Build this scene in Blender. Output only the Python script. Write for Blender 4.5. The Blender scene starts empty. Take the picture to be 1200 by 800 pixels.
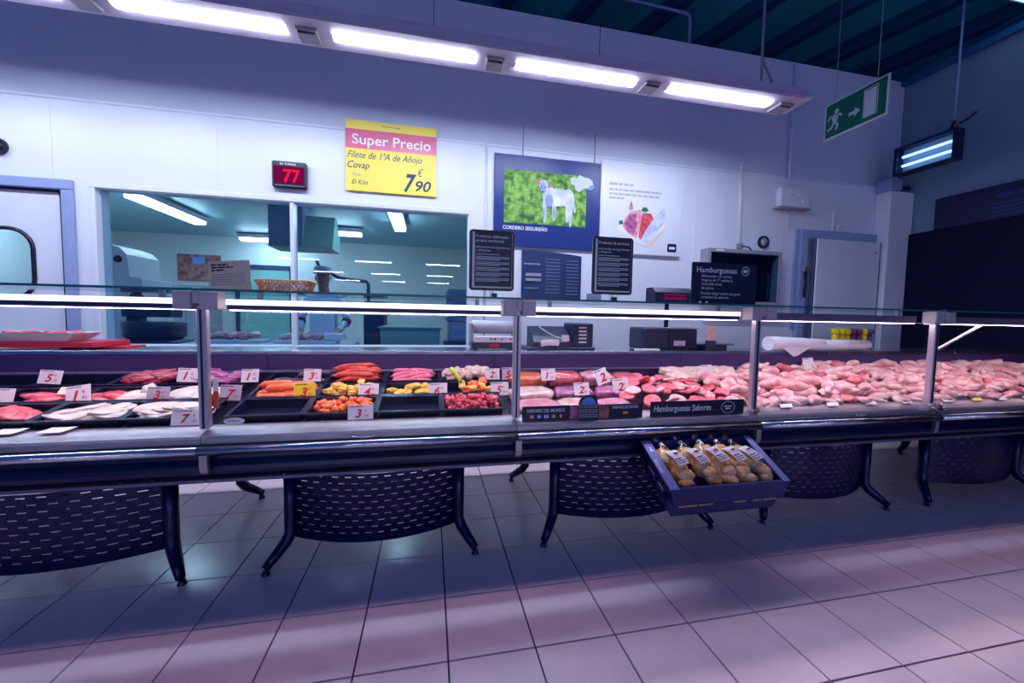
import bpy, bmesh, math, random
from mathutils import Vector, Matrix, Euler, noise
random.seed(7)
PI = math.pi
SC = bpy.context.scene
COL = SC.collection

# ------------------------------------------------------------ camera
cam_d = bpy.data.cameras.new('camera')
cam_d.sensor_width = 36.0
cam_d.lens = 36.0 * 458.36 / 1200.0
cam_d.clip_start = 0.02
cam_d.clip_end = 200
cam_o = bpy.data.objects.new('camera', cam_d)
COL.objects.link(cam_o)
_r = Vector((0.97867113, -0.20460166, 0.01846577))
_u = Vector((-0.00579008, 0.06237933, 0.99803572))
_f = Vector((0.20535165, 0.97685566, -0.05986419))
_m = Matrix((_r, _u, -_f)).transposed().to_4x4()
_m.translation = (1.247169, -1.703097, 1.257366)
cam_o.matrix_world = _m
SC.camera = cam_o

# ------------------------------------------------------------ light of the hall
world = bpy.data.worlds.new('world')
SC.world = world
world.use_nodes = True
_bg = world.node_tree.nodes['Background']
_bg.inputs[0].default_value = (0.035, 0.14, 0.66, 1)
_bg.inputs[1].default_value = 0.38
TUBE = 88.0          # radiance of the ceiling tubes over the counter
CASE = 24.0          # radiance of the lamps inside the display counter
HALL = 80.0          # radiance of the tubes over the shop floor
PREP = 46.0           # radiance of the tubes in the preparation room
SC.view_settings.view_transform = 'Standard'
SC.view_settings.look = 'None'
SC.view_settings.exposure = 0.0
SC.view_settings.gamma = 1.0
SC.view_settings.use_curve_mapping = False


# ------------------------------------------------------------ materials
def lin(c):
    o = []
    for v in c[:3]:
        v = v / 255.0
        o.append(v / 12.92 if v <= 0.04045 else ((v + 0.055) / 1.055) ** 2.4)
    return o


MATS = {}


def mat(name, rgb=(200, 200, 200), rough=0.5, metal=0.0, var=0.06, scale=8.0, bump=0.0, bscale=60.0,
        spec=0.5, rgb2=None, coat=0.0, sss=0.0, lo=0.35, hi=0.65, detail=3.0, rvar=0.0):
    if name in MATS:
        return MATS[name]
    m = bpy.data.materials.new(name)
    m.use_nodes = True
    nt = m.node_tree
    b = nt.nodes['Principled BSDF']
    tc = nt.nodes.new('ShaderNodeTexCoord')
    nz = nt.nodes.new('ShaderNodeTexNoise')
    nz.inputs['Scale'].default_value = scale
    nz.inputs['Detail'].default_value = detail
    nt.links.new(tc.outputs['Object'], nz.inputs['Vector'])
    cr = nt.nodes.new('ShaderNodeValToRGB')
    c = lin(rgb)
    if rgb2:
        a, d = c, lin(rgb2)
    else:
        a = [max(0, v * (1 - var)) for v in c]
        d = [min(1, v * (1 + var)) for v in c]
    cr.color_ramp.elements[0].position = lo
    cr.color_ramp.elements[1].position = hi
    cr.color_ramp.elements[0].color = (*a, 1)
    cr.color_ramp.elements[1].color = (*d, 1)
    nt.links.new(nz.outputs['Fac'], cr.inputs[0])
    nt.links.new(cr.outputs[0], b.inputs['Base Color'])
    b.inputs['Roughness'].default_value = rough
    b.inputs['Metallic'].default_value = metal
    b.inputs['Specular IOR Level'].default_value = spec
    if coat:
        b.inputs['Coat Weight'].default_value = coat
        b.inputs['Coat Roughness'].default_value = 0.08
    if rvar:
        mr = nt.nodes.new('ShaderNodeMapRange')
        mr.inputs[3].default_value = max(0.02, rough - rvar)
        mr.inputs[4].default_value = rough + rvar
        nt.links.new(nz.outputs['Fac'], mr.inputs[0])
        nt.links.new(mr.outputs[0], b.inputs['Roughness'])
    if bump:
        n2 = nt.nodes.new('ShaderNodeTexNoise')
        n2.inputs['Scale'].default_value = bscale
        n2.inputs['Detail'].default_value = 2.0
        nt.links.new(tc.outputs['Object'], n2.inputs['Vector'])
        bp = nt.nodes.new('ShaderNodeBump')
        bp.inputs['Strength'].default_value = bump
        bp.inputs['Distance'].default_value = 0.01
        nt.links.new(n2.outputs['Fac'], bp.inputs['Height'])
        nt.links.new(bp.outputs[0], b.inputs['Normal'])
    MATS[name] = m
    return m


def glow(name, rgb, strength):
    if name in MATS:
        return MATS[name]
    m = bpy.data.materials.new(name)
    m.use_nodes = True
    nt = m.node_tree
    for n in list(nt.nodes):
        nt.nodes.remove(n)
    out = nt.nodes.new('ShaderNodeOutputMaterial')
    e = nt.nodes.new('ShaderNodeEmission')
    e.inputs[0].default_value = (*lin(rgb), 1)
    e.inputs[1].default_value = strength
    nt.links.new(e.outputs[0], out.inputs[0])
    MATS[name] = m
    return m


def glass(name, tint=(245, 250, 252), ior=1.45, rough=0.0, gain=1.0):
    """thin pane: clear with a fresnel reflection"""
    if name in MATS:
        return MATS[name]
    m = bpy.data.materials.new(name)
    m.use_nodes = True
    nt = m.node_tree
    for n in list(nt.nodes):
        nt.nodes.remove(n)
    out = nt.nodes.new('ShaderNodeOutputMaterial')
    t = nt.nodes.new('ShaderNodeBsdfTransparent')
    t.inputs[0].default_value = (*lin(tint), 1)
    g = nt.nodes.new('ShaderNodeBsdfGlossy')
    g.inputs['Roughness'].default_value = rough
    lw = nt.nodes.new('ShaderNodeLayerWeight')
    lw.inputs['Blend'].default_value = 0.5
    pw = nt.nodes.new('ShaderNodeMath')
    pw.operation = 'POWER'
    pw.inputs[1].default_value = 5.0
    nt.links.new(lw.outputs['Facing'], pw.inputs[0])
    f0 = ((ior - 1) / (ior + 1)) ** 2
    mr = nt.nodes.new('ShaderNodeMapRange')
    mr.inputs[3].default_value = f0 * gain
    mr.inputs[4].default_value = 0.75
    nt.links.new(pw.outputs[0], mr.inputs[0])
    mx = nt.nodes.new('ShaderNodeMixShader')
    nt.links.new(mr.outputs[0], mx.inputs[0])
    nt.links.new(t.outputs[0], mx.inputs[1])
    nt.links.new(g.outputs[0], mx.inputs[2])
    nt.links.new(mx.outputs[0], out.inputs[0])
    MATS[name] = m
    return m


mat('white_panel', (226, 228, 240), 0.35, var=0.03, scale=1.2)
mat('upper_wall', (205, 208, 226), 0.6, var=0.03, scale=1.0)
mat('frame_blue', (150, 165, 205), 0.35, var=0.05)
mat('side_wall', (120, 150, 170), 0.6, var=0.05, scale=1.0)
mat('roof_teal', (70, 205, 228), 0.7, var=0.12, scale=0.7)
mat('roof_dark', (30, 96, 140), 0.6, var=0.1)
mat('tile', (216, 190, 198), 0.22, var=0.05, scale=5.0, bump=0.02, bscale=90, spec=0.5, rvar=0.06)
mat('grout', (38, 34, 58), 0.8, var=0.1, scale=30)
mat('navy', (6, 11, 68), 0.32, var=0.12, scale=6, rvar=0.05)
mat('navy_matt', (3, 5, 48), 0.6, var=0.1, scale=6, spec=0.2)
mat('black_plastic', (14, 15, 44), 0.3, var=0.15, scale=20)
mat('tray_black', (16, 17, 46), 0.25, var=0.12, scale=25)
mat('leg_steel', (6, 11, 70), 0.25, metal=0.4, var=0.15, scale=12)
mat('aluminium', (168, 164, 172), 0.38, metal=0.75, var=0.06, scale=14)
mat('steel', (205, 204, 212), 0.2, metal=1.0, var=0.05, scale=10)
mat('post_steel', (206, 200, 212), 0.3, metal=0.7, var=0.04)
mat('chrome', (215, 215, 225), 0.1, metal=1.0, var=0.03)
mat('clamp_grey', (190, 178, 184), 0.45, metal=0.3, var=0.06)
mat('lip_grey', (110, 104, 132), 0.4, metal=0.5, var=0.06)
mat('case_inner', (78, 58, 112), 0.3, metal=0.3, var=0.1, scale=4)
mat('deck_steel', (70, 66, 92), 0.3, metal=0.7, var=0.1, scale=6)
mat('paper', (240, 236, 240), 0.6, var=0.02)
mat('paper_grey', (185, 180, 195), 0.6, var=0.03)
mat('ink_red', (205, 20, 48), 0.5, var=0.05)
mat('ink_black', (18, 18, 30), 0.5, var=0.05)
mat('ink_white', (238, 238, 245), 0.5, var=0.02)
mat('ink_grey', (150, 150, 165), 0.6, var=0.03)
mat('ink_navy', (26, 50, 98), 0.5, var=0.05)
mat('card_yellow', (246, 214, 28), 0.5, var=0.03)
mat('poster_yellow', (250, 228, 92), 0.45, var=0.03, scale=3)
mat('poster_red', (226, 110, 140), 0.3, var=0.06, scale=3)
mat('poster_navy', (24, 48, 120), 0.35, var=0.05)
mat('sign_black', (15, 15, 54), 0.35, var=0.08)
mat('tan_card', (236, 208, 178), 0.6, var=0.03)
mat('red_board', (196, 36, 62), 0.45, var=0.06)
mat('white_plastic', (228, 226, 236), 0.35, var=0.03)
mat('grey_plastic', (150, 148, 160), 0.45, var=0.05)
mat('dark_plastic', (26, 30, 66), 0.4, var=0.1)
mat('lamp_body', (190, 178, 200), 0.45, var=0.04)
mat('crate_navy', (24, 34, 100), 0.45, var=0.08)
mat('crate_rim', (120, 124, 190), 0.4, var=0.05)
mat('slot_tan', (190, 140, 118), 0.5, var=0.1)
mat('green_sign', (8, 110, 84), 0.35, var=0.05)
mat('sign_frame', (214, 226, 226), 0.4, var=0.03)
mat('grass', (34, 96, 36), 0.6, rgb2=(142, 196, 78), scale=18, detail=6)
mat('wool', (238, 238, 246), 0.7, rgb2=(176, 188, 226), scale=9)
mat('lamb_face', (140, 160, 215), 0.6, var=0.1, scale=30)
mat('lamb_pink', (200, 120, 130), 0.6)
mat('map_white', (206, 216, 244), 0.5, var=0.05, scale=20)
mat('sky_blue', (90, 150, 230), 0.5)
# meat
mat('meat_red', (206, 40, 66), 0.35, rgb2=(232, 110, 116), scale=28, bump=0.25, bscale=70, coat=0.3)
mat('meat_dark', (150, 34, 60), 0.35, rgb2=(205, 84, 100), scale=30, bump=0.25, coat=0.3)
mat('meat_pink', (228, 120, 138), 0.35, rgb2=(244, 188, 192), scale=22, bump=0.2, coat=0.3)
mat('patty', (226, 74, 100), 0.4, rgb2=(244, 126, 134), scale=46, bump=0.3, bscale=120, coat=0.2)
mat('patty_pale', (240, 166, 170), 0.4, rgb2=(250, 206, 200), scale=46, bump=0.3, bscale=120, coat=0.2)
mat('chicken', (226, 128, 138), 0.32, rgb2=(252, 214, 204), scale=14, bump=0.25, bscale=90, coat=0.35, lo=0.32, hi=0.56)
mat('chicken_red', (200, 54, 74), 0.32, rgb2=(240, 150, 150), scale=18, bump=0.25, coat=0.35)
mat('beige_meat', (224, 176, 160), 0.4, rgb2=(246, 220, 204), scale=25, bump=0.3, coat=0.2)
mat('white_meat', (214, 190, 176), 0.4, rgb2=(236, 222, 210), scale=14, bump=0.2, coat=0.25)
mat('orange_meat', (232, 84, 30), 0.35, rgb2=(246, 134, 62), scale=24, bump=0.2, coat=0.3)
mat('chorizo', (206, 44, 36), 0.35, rgb2=(238, 84, 62), scale=30, bump=0.15, coat=0.3)
mat('yellow_meat', (238, 170, 40), 0.35, rgb2=(250, 214, 110), scale=26, bump=0.2, coat=0.3)
mat('blood_sausage', (56, 30, 62), 0.3, rgb2=(96, 60, 96), scale=20, coat=0.4)
mat('purple_meat', (150, 50, 110), 0.35, rgb2=(206, 120, 170), scale=26, coat=0.3)
mat('pink_sausage', (238, 96, 128), 0.35, rgb2=(246, 150, 166), scale=20, coat=0.3)
mat('bread', (250, 138, 44), 0.5, rgb2=(254, 196, 110), scale=16, bump=0.3)
mat('bread_pale', (252, 176, 84), 0.5, rgb2=(254, 218, 160), scale=20, bump=0.3)
mat('lime', (190, 220, 40), 0.4)
# preparation room
mat('prep_wall', (200, 204, 206), 0.5, var=0.05, scale=0.8)
mat('prep_floor', (120, 140, 140), 0.5, var=0.1, scale=3)
mat('prep_ceil', (150, 182, 194), 0.5, var=0.04, scale=0.6)
mat('prep_dark', (22, 42, 78), 0.5, var=0.1)
mat('prep_panel', (120, 166, 164), 0.5, var=0.05)
mat('prep_shade', (112, 130, 164), 0.5, var=0.05)
mat('poster_meat', (120, 50, 60), 0.5, rgb2=(180, 120, 110), scale=12)
mat('skin', (208, 138, 120), 0.5, var=0.06)
mat('cloth_white', (214, 220, 236), 0.8, var=0.05, scale=14, bump=0.15, bscale=30)
mat('cloth_navy', (40, 48, 90), 0.8, var=0.05)
mat('cloth_red', (150, 36, 66), 0.8, var=0.05)
mat('wicker', (176, 84, 60), 0.6, rgb2=(226, 150, 120), scale=40, bump=0.3)
mat('ketchup_yellow', (240, 214, 20), 0.35, var=0.04)
mat('bottle_purple', (112, 40, 88), 0.35, var=0.06)
mat('bottle_violet', (86, 66, 140), 0.35, var=0.06)
mat('orange_tag', (240, 86, 40), 0.45)
glass('glass_front', (250, 252, 253), 1.25)
glass('glass_shelf', (230, 243, 244), 1.45)
glass('glass_window', (206, 226, 238), 1.5)
glass('film', (250, 248, 252), 1.45, 0.16, 3.0)
mat('glass_edge', (24, 112, 118), 0.15, var=0.05, spec=0.8)
glow('tube_light', (220, 231, 255), TUBE)
glow('case_light', (255, 212, 228), CASE)
glow('hall_light', (222, 228, 255), HALL)
glow('prep_light', (236, 248, 252), PREP)
glow('led_red', (255, 20, 60), 1.6)
glow('led_panel', (150, 20, 90), 0.55)
glow('uv_tube', (150, 210, 255), 2.4)


# ------------------------------------------------------------ mesh builder
ORG = {}


class MB:
    def __init__(s):
        s.v, s.f, s.sm = [], [], []

    def add(s, verts, faces, smooth=False):
        o = len(s.v)
        s.v += [Vector(p) for p in verts]
        s.f += [tuple(i + o for i in f) for f in faces]
        s.sm += [smooth] * len(faces)
        return s

    def box(s, x0, x1, y0, y1, z0, z1):
        v = [(x0, y0, z0), (x1, y0, z0), (x1, y1, z0), (x0, y1, z0), (x0, y0, z1), (x1, y0, z1), (x1, y1, z1), (x0, y1, z1)]
        return s.add(v, [(0, 3, 2, 1), (4, 5, 6, 7), (0, 1, 5, 4), (1, 2, 6, 5), (2, 3, 7, 6), (3, 0, 4, 7)])

    def bevbox(s, x0, x1, y0, y1, z0, z1, b=0.004, seg=1):
        bm = bmesh.new()
        bmesh.ops.create_cube(bm, size=1)
        for v in bm.verts:
            v.co = Vector(((x0 + x1) / 2 + v.co.x * (x1 - x0), (y0 + y1) / 2 + v.co.y * (y1 - y0), (z0 + z1) / 2 + v.co.z * (z1 - z0)))
        bmesh.ops.bevel(bm, geom=bm.edges[:], offset=b, segments=seg, affect='EDGES', profile=0.5)
        return s.addbm(bm)

    def addbm(s, bm, smooth=False):
        bm.verts.ensure_lookup_table()
        bm.verts.index_update()
        s.add([v.co.copy() for v in bm.verts], [tuple(v.index for v in f.verts) for f in bm.faces], smooth)
        bm.free()
        return s

    def prism_x(s, poly, x0, x1):
        """polygon of (y, z) run along x"""
        n = len(poly)
        v = [(x0, p[0], p[1]) for p in poly] + [(x1, p[0], p[1]) for p in poly]
        f = [(i, (i + 1) % n, n + (i + 1) % n, n + i) for i in range(n)]
        f += [tuple(range(n - 1, -1, -1)), tuple(range(n, 2 * n))]
        return s.add(v, f)

    def prism(s, poly, o, ux, uy, depth):
        """flat outline in the plane (o, ux, uy), thickened along ux x uy by depth behind it"""
        o, ux, uy = Vector(o), Vector(ux), Vector(uy)
        nn = ux.cross(uy).normalized()
        n = len(poly)
        fr = [o + ux * p[0] + uy * p[1] for p in poly]
        bk = [p - nn * depth for p in fr]
        f = [(i, n + i, n + (i + 1) % n, (i + 1) % n) for i in range(n)]
        f += [tuple(range(n)), tuple(range(2 * n - 1, n - 1, -1))]
        return s.add(fr + bk, f)

    def tube(s, pts, r, n=10, cap=True, closed=False):
        pts = [Vector(p) for p in pts]
        rs = r if isinstance(r, (list, tuple)) else [r] * len(pts)
        rings = []
        prev = None
        for i, p in enumerate(pts):
            a = pts[i - 1] if (i > 0 or closed) else p
            b = pts[(i + 1) % len(pts)] if (i < len(pts) - 1 or closed) else p
            d = (b - a).normalized()
            if prev is None:
                h = Vector((0, 0, 1)) if abs(d.z) < 0.9 else Vector((1, 0, 0))
                e1 = d.cross(h).normalized()
            else:
                e1 = (prev - d * prev.dot(d)).normalized()
            prev = e1
            e2 = d.cross(e1)
            rings.append([p + (e1 * math.cos(2 * PI * k / n) + e2 * math.sin(2 * PI * k / n)) * rs[i] for k in range(n)])
        v = [q for ring in rings for q in ring]
        f = []
        m = len(rings)
        for i in range(m if closed else m - 1):
            for k in range(n):
                f.append((i * n + k, i * n + (k + 1) % n, ((i + 1) % m) * n + (k + 1) % n, ((i + 1) % m) * n + k))
        s.add(v, f, True)
        if cap and not closed:
            o = len(s.v) - len(v)
            s.f.append(tuple(o + k for k in range(n - 1, -1, -1)))
            s.f.append(tuple(o + (m - 1) * n + k for k in range(n)))
            s.sm += [False, False]
        return s

    def lathe(s, prof, c, n=20, axis='z'):
        c = Vector(c)
        v, f = [], []
        for (r, h) in prof:
            for k in range(n):
                a = 2 * PI * k / n
                p = {'z': (r * math.cos(a), r * math.sin(a), h), 'y': (r * math.cos(a), h, r * math.sin(a)), 'x': (h, r * math.cos(a), r * math.sin(a))}[axis]
                v.append(c + Vector(p))
        m = len(prof)
        for i in range(m - 1):
            for k in range(n):
                f.append((i * n + k, i * n + (k + 1) % n, (i + 1) * n + (k + 1) % n, (i + 1) * n + k))
        s.add(v, f, True)
        return s

    def blob(s, c, r, seed=0, amp=0.15, freq=2.0, sub=2, rot=None, sq=1.0):
        bm = bmesh.new()
        bmesh.ops.create_icosphere(bm, subdivisions=sub, radius=1)
        off = Vector((seed * 3.17, seed * 1.91, seed * 0.73))
        R = Euler(rot).to_matrix() if rot else Matrix.Identity(3)
        for v in bm.verts:
            k = 1 + amp * noise.noise(v.co * freq + off)
            w = v.co if sq == 1.0 else Vector([math.copysign(abs(a) ** sq, a) for a in v.co])
            q = Vector((w.x * r[0], w.y * r[1], w.z * r[2])) * k
            v.co = Vector(c) + R @ q
        return s.addbm(bm, True)

    def mesh(s, name, org=(0, 0, 0), mats=()):
        me = bpy.data.meshes.new(name)
        o = Vector(org)
        me.from_pydata([tuple(p - o) for p in s.v], [], s.f)
        for p, sm in zip(me.polygons, s.sm):
            p.use_smooth = sm
        bm = bmesh.new()
        bm.from_mesh(me)
        bmesh.ops.recalc_face_normals(bm, faces=bm.faces)
        bm.to_mesh(me)
        bm.free()
        for m in mats:
            me.materials.append(MATS[m] if isinstance(m, str) else m)
        me.update()
        return me

    def build(s, name, m, parent=None, org=None):
        """coordinates are world; the object hangs under its parent's origin"""
        o = ORG[parent.name] if parent is not None else Vector(org if org is not None else (0, 0, 0))
        ob = bpy.data.objects.new(name, s.mesh(name, o, [m]))
        COL.objects.link(ob)
        if parent is not None:
            ob.parent = parent
        else:
            ob.location = o
        ORG[ob.name] = o
        return ob


def tag(o, label=None, cat=None, group=None, kind=None):
    if label:
        o['label'] = label
    if cat:
        o['category'] = cat
    if group:
        o['group'] = group
    if kind:
        o['kind'] = kind
    return o


def thing(name, label, cat, loc, group=None):
    e = bpy.data.objects.new(name, None)
    e.empty_display_size = 0.05
    COL.objects.link(e)
    e.location = loc
    ORG[e.name] = Vector(loc)
    return tag(e, label, cat, group)


def copy_tree(o, parent=None):
    c = o.copy()
    COL.objects.link(c)
    if parent is not None:
        c.parent = parent
    for ch in list(o.children):
        copy_tree(ch, c)
    return c


def struct(name, mb, m, parent=None):
    o = mb.build(name, m, parent)
    if parent is None:
        o['kind'] = 'structure'
    return o


# ------------------------------------------------------------ lettering
TXT = {}


def text_mesh(sv, bold, shear):
    k = (sv, bold, shear)
    if k not in TXT:
        c = bpy.data.curves.new('lettering', 'FONT')
        c.body = sv
        c.offset = bold
        c.shear = shear
        c.resolution_u = 3
        o = bpy.data.objects.new('lettering', c)
        COL.objects.link(o)
        dg = bpy.context.evaluated_depsgraph_get()
        me = bpy.data.meshes.new_from_object(o.evaluated_get(dg))
        v = [x.co.copy() for x in me.vertices]
        f = [tuple(p.vertices) for p in me.polygons]
        bpy.data.objects.remove(o)
        bpy.data.curves.remove(c)
        bpy.data.meshes.remove(me)
        TXT[k] = (v, f)
    return TXT[k]


UX, UZ = Vector((1, 0, 0)), Vector((0, 0, 1))


def write(parent, sv, o, size, m, ux=UX, uy=UZ, bold=0.0, shear=0.0, width=None, name='lettering', centre=False):
    v, f = text_mesh(sv, bold, shear)
    if not v:
        return None
    w = max(p.x for p in v) - min(p.x for p in v)
    sx = (width / w) if width else size
    x0 = min(p.x for p in v)
    sh = -w / 2 if centre else 0
    ux, uy = Vector(ux).normalized(), Vector(uy).normalized()
    b = MB()
    b.add([Vector(o) + ux * ((p.x - x0 + sh) * sx) + uy * (p.y * size) for p in v], f)
    return b.build(name, m, parent)


def lines(parent, o, ux, uy, rows, m, name='text_line'):
    """rows of printed text too small to read: (x0, x1, y, height)"""
    b = MB()
    o, ux, uy = Vector(o), Vector(ux), Vector(uy)
    for (x0, x1, y, h) in rows:
        x = x0
        while x < x1 - 1e-4:
            w = min(h * random.uniform(1.6, 4.0), x1 - x)
            b.prism([(x, y), (x + w, y), (x + w, y + h), (x, y + h)], o, ux, uy, 0.0006)
            x += w + h * 0.5
    return tag(b.build(name, m, parent), kind='stuff')


# ============================================================ SETTING
T = 0.33
WY = 2.20            # face of the back wall lining
floor = struct('floor', MB().box(-7, 12, -26, 9, -0.10, -0.006), 'grout')
_tm = MB().add([(0.0038, 0.0038, 0), (T - 0.0038, 0.0038, 0), (T - 0.0038, T - 0.0038, 0), (0.0038, T - 0.0038, 0),
                (0.003, 0.003, -0.008), (T - 0.003, 0.003, -0.008), (T - 0.003, T - 0.003, -0.008), (0.003, T - 0.003, -0.008)],
               [(0, 1, 2, 3), (0, 4, 5, 1), (1, 5, 6, 2), (2, 6, 7, 3), (3, 7, 4, 0)]).mesh('tile', (0, 0, 0), ['tile'])
_cells = []
_cinv = cam_o.matrix_world.inverted()
for i in range(-21, 27):
    for j in range(-26, 7):
        best = False
        for (a, b) in ((0, 0), (1, 0), (0, 1), (1, 1), (.5, .5)):
            q = _cinv @ Vector(((i + a) * T, (j + b) * T, 0))
            if q.z < -0.1 and abs(q.x / -q.z) < 1.32 and abs(q.y / -q.z) < 0.885:
                best = True
        d = (Vector(((i + .5) * T, (j + .5) * T, 0)) - cam_o.matrix_world.translation).length
        _cells.append((0 if best else 1, d, i, j))
_cells.sort()
_rest = MB()
for n, (vis, d, i, j) in enumerate(_cells):
    if n < 300 and not vis:
        o = bpy.data.objects.new('tile', _tm)
        COL.objects.link(o)
        o.parent = floor
        o.location = (i * T, j * T, 0)
    else:
        x, y = i * T, j * T
        _rest.add([(x + .0038, y + .0038, 0), (x + T - .0038, y + .0038, 0), (x + T - .0038, y + T - .0038, 0), (x + .0038, y + T - .0038, 0),
                   (x + .001, y + .001, -.006), (x + T - .001, y + .001, -.006), (x + T - .001, y + T - .001, -.006), (x + .001, y + T - .001, -.006)],
                  [(0, 1, 2, 3), (0, 4, 5, 1), (1, 5, 6, 2), (2, 6, 7, 3), (3, 7, 4, 0)])
tag(_rest.build('tile_field', 'tile', floor), kind='stuff')
MB().box(-7, 12, -26, -26 * T, -0.006, -0.001).build('shop_floor', 'tile', floor)

# back wall with the openings of the window and the left door
WIN = (-1.45, 1.62, 0.96, 2.27)
DOR = (-2.66, -1.66, 0.0, 2.24)


def wall_rects(x0, x1, z0, z1):
    """the rectangle minus the openings"""
    xs = sorted({x0, x1, *[v for o in (WIN, DOR) for v in o[:2] if x0 < v < x1]})
    out = []
    for a, b in zip(xs, xs[1:]):
        cuts = [o for o in (WIN, DOR) if o[0] <= a + 1e-6 and o[1] >= b - 1e-6]
        if not cuts:
            out.append((a, b, z0, z1))
        else:
            o = cuts[0]
            if o[2] > z0:
                out.append((a, b, z0, o[2]))
            if o[3] < z1:
                out.append((a, b, o[3], z1))
    return out


b = MB()
for (x0, x1, z0, z1) in wall_rects(-7, 7.1, 0, 4.26):
    b.box(x0, x1, WY + 0.04, WY + 0.14, z0, z1)
wall_back = struct('wall_back', b, 'upper_wall')
_x = 1.79 - 1.17 * 7
while _x < 7.0:
    b = MB()
    for (x0, x1, z0, z1) in wall_rects(max(_x, -7) + 0.001, min(_x + 1.17, 7.0) - 0.001, 0.1, 2.93):
        if x1 - x0 > 0.03:
            b.box(x0, x1, WY, WY + 0.04, z0, z1)
    b.build('wall_panel', 'white_panel', wall_back)
    _x += 1.17
MB().bevbox(-7, 6.6, WY - 0.006, WY + 0.045, 2.932, 2.952, 0.002).build('panel_cap', 'white_panel', wall_back)
MB().box(-7, 7, WY - 0.012, WY + 0.04, 0.0, 0.1).build('skirting', 'frame_blue', wall_back)

b = MB().box(7.0, 7.1, -4, WY + 0.14, 0, 4.27)
wall_right = struct('wall_right', b, 'side_wall')
MB().box(6.94, 7.0, -4, WY + 0.04, 4.20, 4.27).build('cable_tray', 'roof_dark', wall_right)
MB().tube([(6.97, -4, 4.34), (6.97, 2.2, 4.34)], 0.014, 6).build('cable', 'roof_dark', wall_right)

# column in the corner
cc = struct('corner_column', MB().bevbox(6.62, 6.99, 2.04, WY, 0, 2.86, 0.01), 'white_panel')
MB().bevbox(6.60, 6.76, 2.02, WY, 2.86, 3.0, 0.01).build('junction_box', 'frame_blue', cc)
MB().tube([(6.86, 2.1, 2.86), (6.86, 2.1, 2.93), (6.98, 2.1, 2.93)], 0.022, 8).build('pipe_elbow', 'navy', cc)

# roof of the hall above and beyond the partition wall
ceil = struct('ceiling', MB().box(-8, 13, 0.2, 9, 5.6, 5.7), 'roof_teal')
for k in range(13):
    x = -4.6 + k * 1.05
    b = MB()
    p0, p1 = Vector((x, 9, 5.5)), Vector((x + 2.6, 0.2, 5.5))
    d = (p1 - p0).normalized()
    sd = Vector((d.y, -d.x, 0)) * 0.07
    b.add([p0 - sd + UZ * .1, p0 + sd + UZ * .1, p0 + sd - UZ * .1, p0 - sd - UZ * .1, p1 - sd + UZ * .1, p1 + sd + UZ * .1, p1 + sd - UZ * .1, p1 - sd - UZ * .1],
          [(0, 1, 2, 3), (7, 6, 5, 4), (0, 4, 5, 1), (1, 5, 6, 2), (2, 6, 7, 3), (3, 7, 4, 0)])
    b.build('beam', 'roof_dark', ceil)
struct('wall_hall_back', MB().box(-8, 13, 8.9, 9.0, 0, 5.6), 'roof_teal')
struct('wall_hall_right', MB().box(10.5, 10.6, -4, 9.0, 0, 5.6), 'roof_teal')
hp = MB().tube([(2.2, 2.6, 4.92), (4.15, 2.6, 4.86), (4.20, 2.6, 4.84), (4.22, 2.6, 4.79), (4.22, 2.6, 4.2), ], 0.018, 8).build('roof_pipe', 'frame_blue', None, (4.22, 2.6, 4.2))
tag(hp, 'thin bent conduit pipe above the top edge of the white wall', 'pipe')

# ------------------------------------------------------------ window to the preparation room
w1 = thing('window_1', None, None, (0.08, WY, WIN[2]))
w1['kind'] = 'structure'
x0, x1, z0, z1 = WIN
b = MB()
for r in ((x0 - .03, x1 + .03, z1 - .012, z1 + .03), (x0 - .03, x1 + .03, z0 - .03, z0 + .012), (x0 - .03, x0 + .012, z0 + .012, z1 - .012), (x1 - .012, x1 + .03, z0 + .012, z1 - .012)):
    b.bevbox(r[0], r[1], WY - .012, WY + .14, r[2], r[3], .003)
b.build('window_frame', 'white_panel', w1)
MB().bevbox(0.01, 0.045, WY, WY + .09, z0 + .012, z1 - .012, .003).build('mullion', 'white_panel', w1)
MB().box(x0 + .012, 0.01, WY + .05, WY + .056, z0 + .012, z1 - .012).build('pane', 'glass_window', w1)
MB().box(0.045, x1 - .012, WY + .05, WY + .056, z0 + .012, z1 - .012).build('pane', 'glass_window', w1)
MB().bevbox(x0 - .06, x1 + .06, WY - .05, WY + .01, z0 - .05, z0 - .031, .003).build('window_sill', 'white_panel', w1)

# ------------------------------------------------------------ left swing door with porthole
d1 = thing('door_1', None, None, (-2.16, WY, 0))
d1['kind'] = 'structure'
b = MB()
for r in ((-2.74, -1.58, 2.22, 2.30), (-2.74, -2.66, 0, 2.22), (-1.66, -1.58, 0, 2.22)):
    b.bevbox(r[0], r[1], WY - .03, WY + .15, r[2], r[3], .006)
b.build('door_frame', 'frame_blue', d1)


def rrect(cx, cz, hw, hh, r, n=6):
    p = []
    for (sx, sz, a0) in ((1, 1, 0), (-1, 1, 90), (-1, -1, 180), (1, -1, 270)):
        for k in range(n + 1):
            a = math.radians(a0 + 90 * k / n)
            p.append((cx + sx * (hw - r) + r * math.cos(a), cz + sz * (hh - r) + r * math.sin(a)))
    return p


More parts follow.
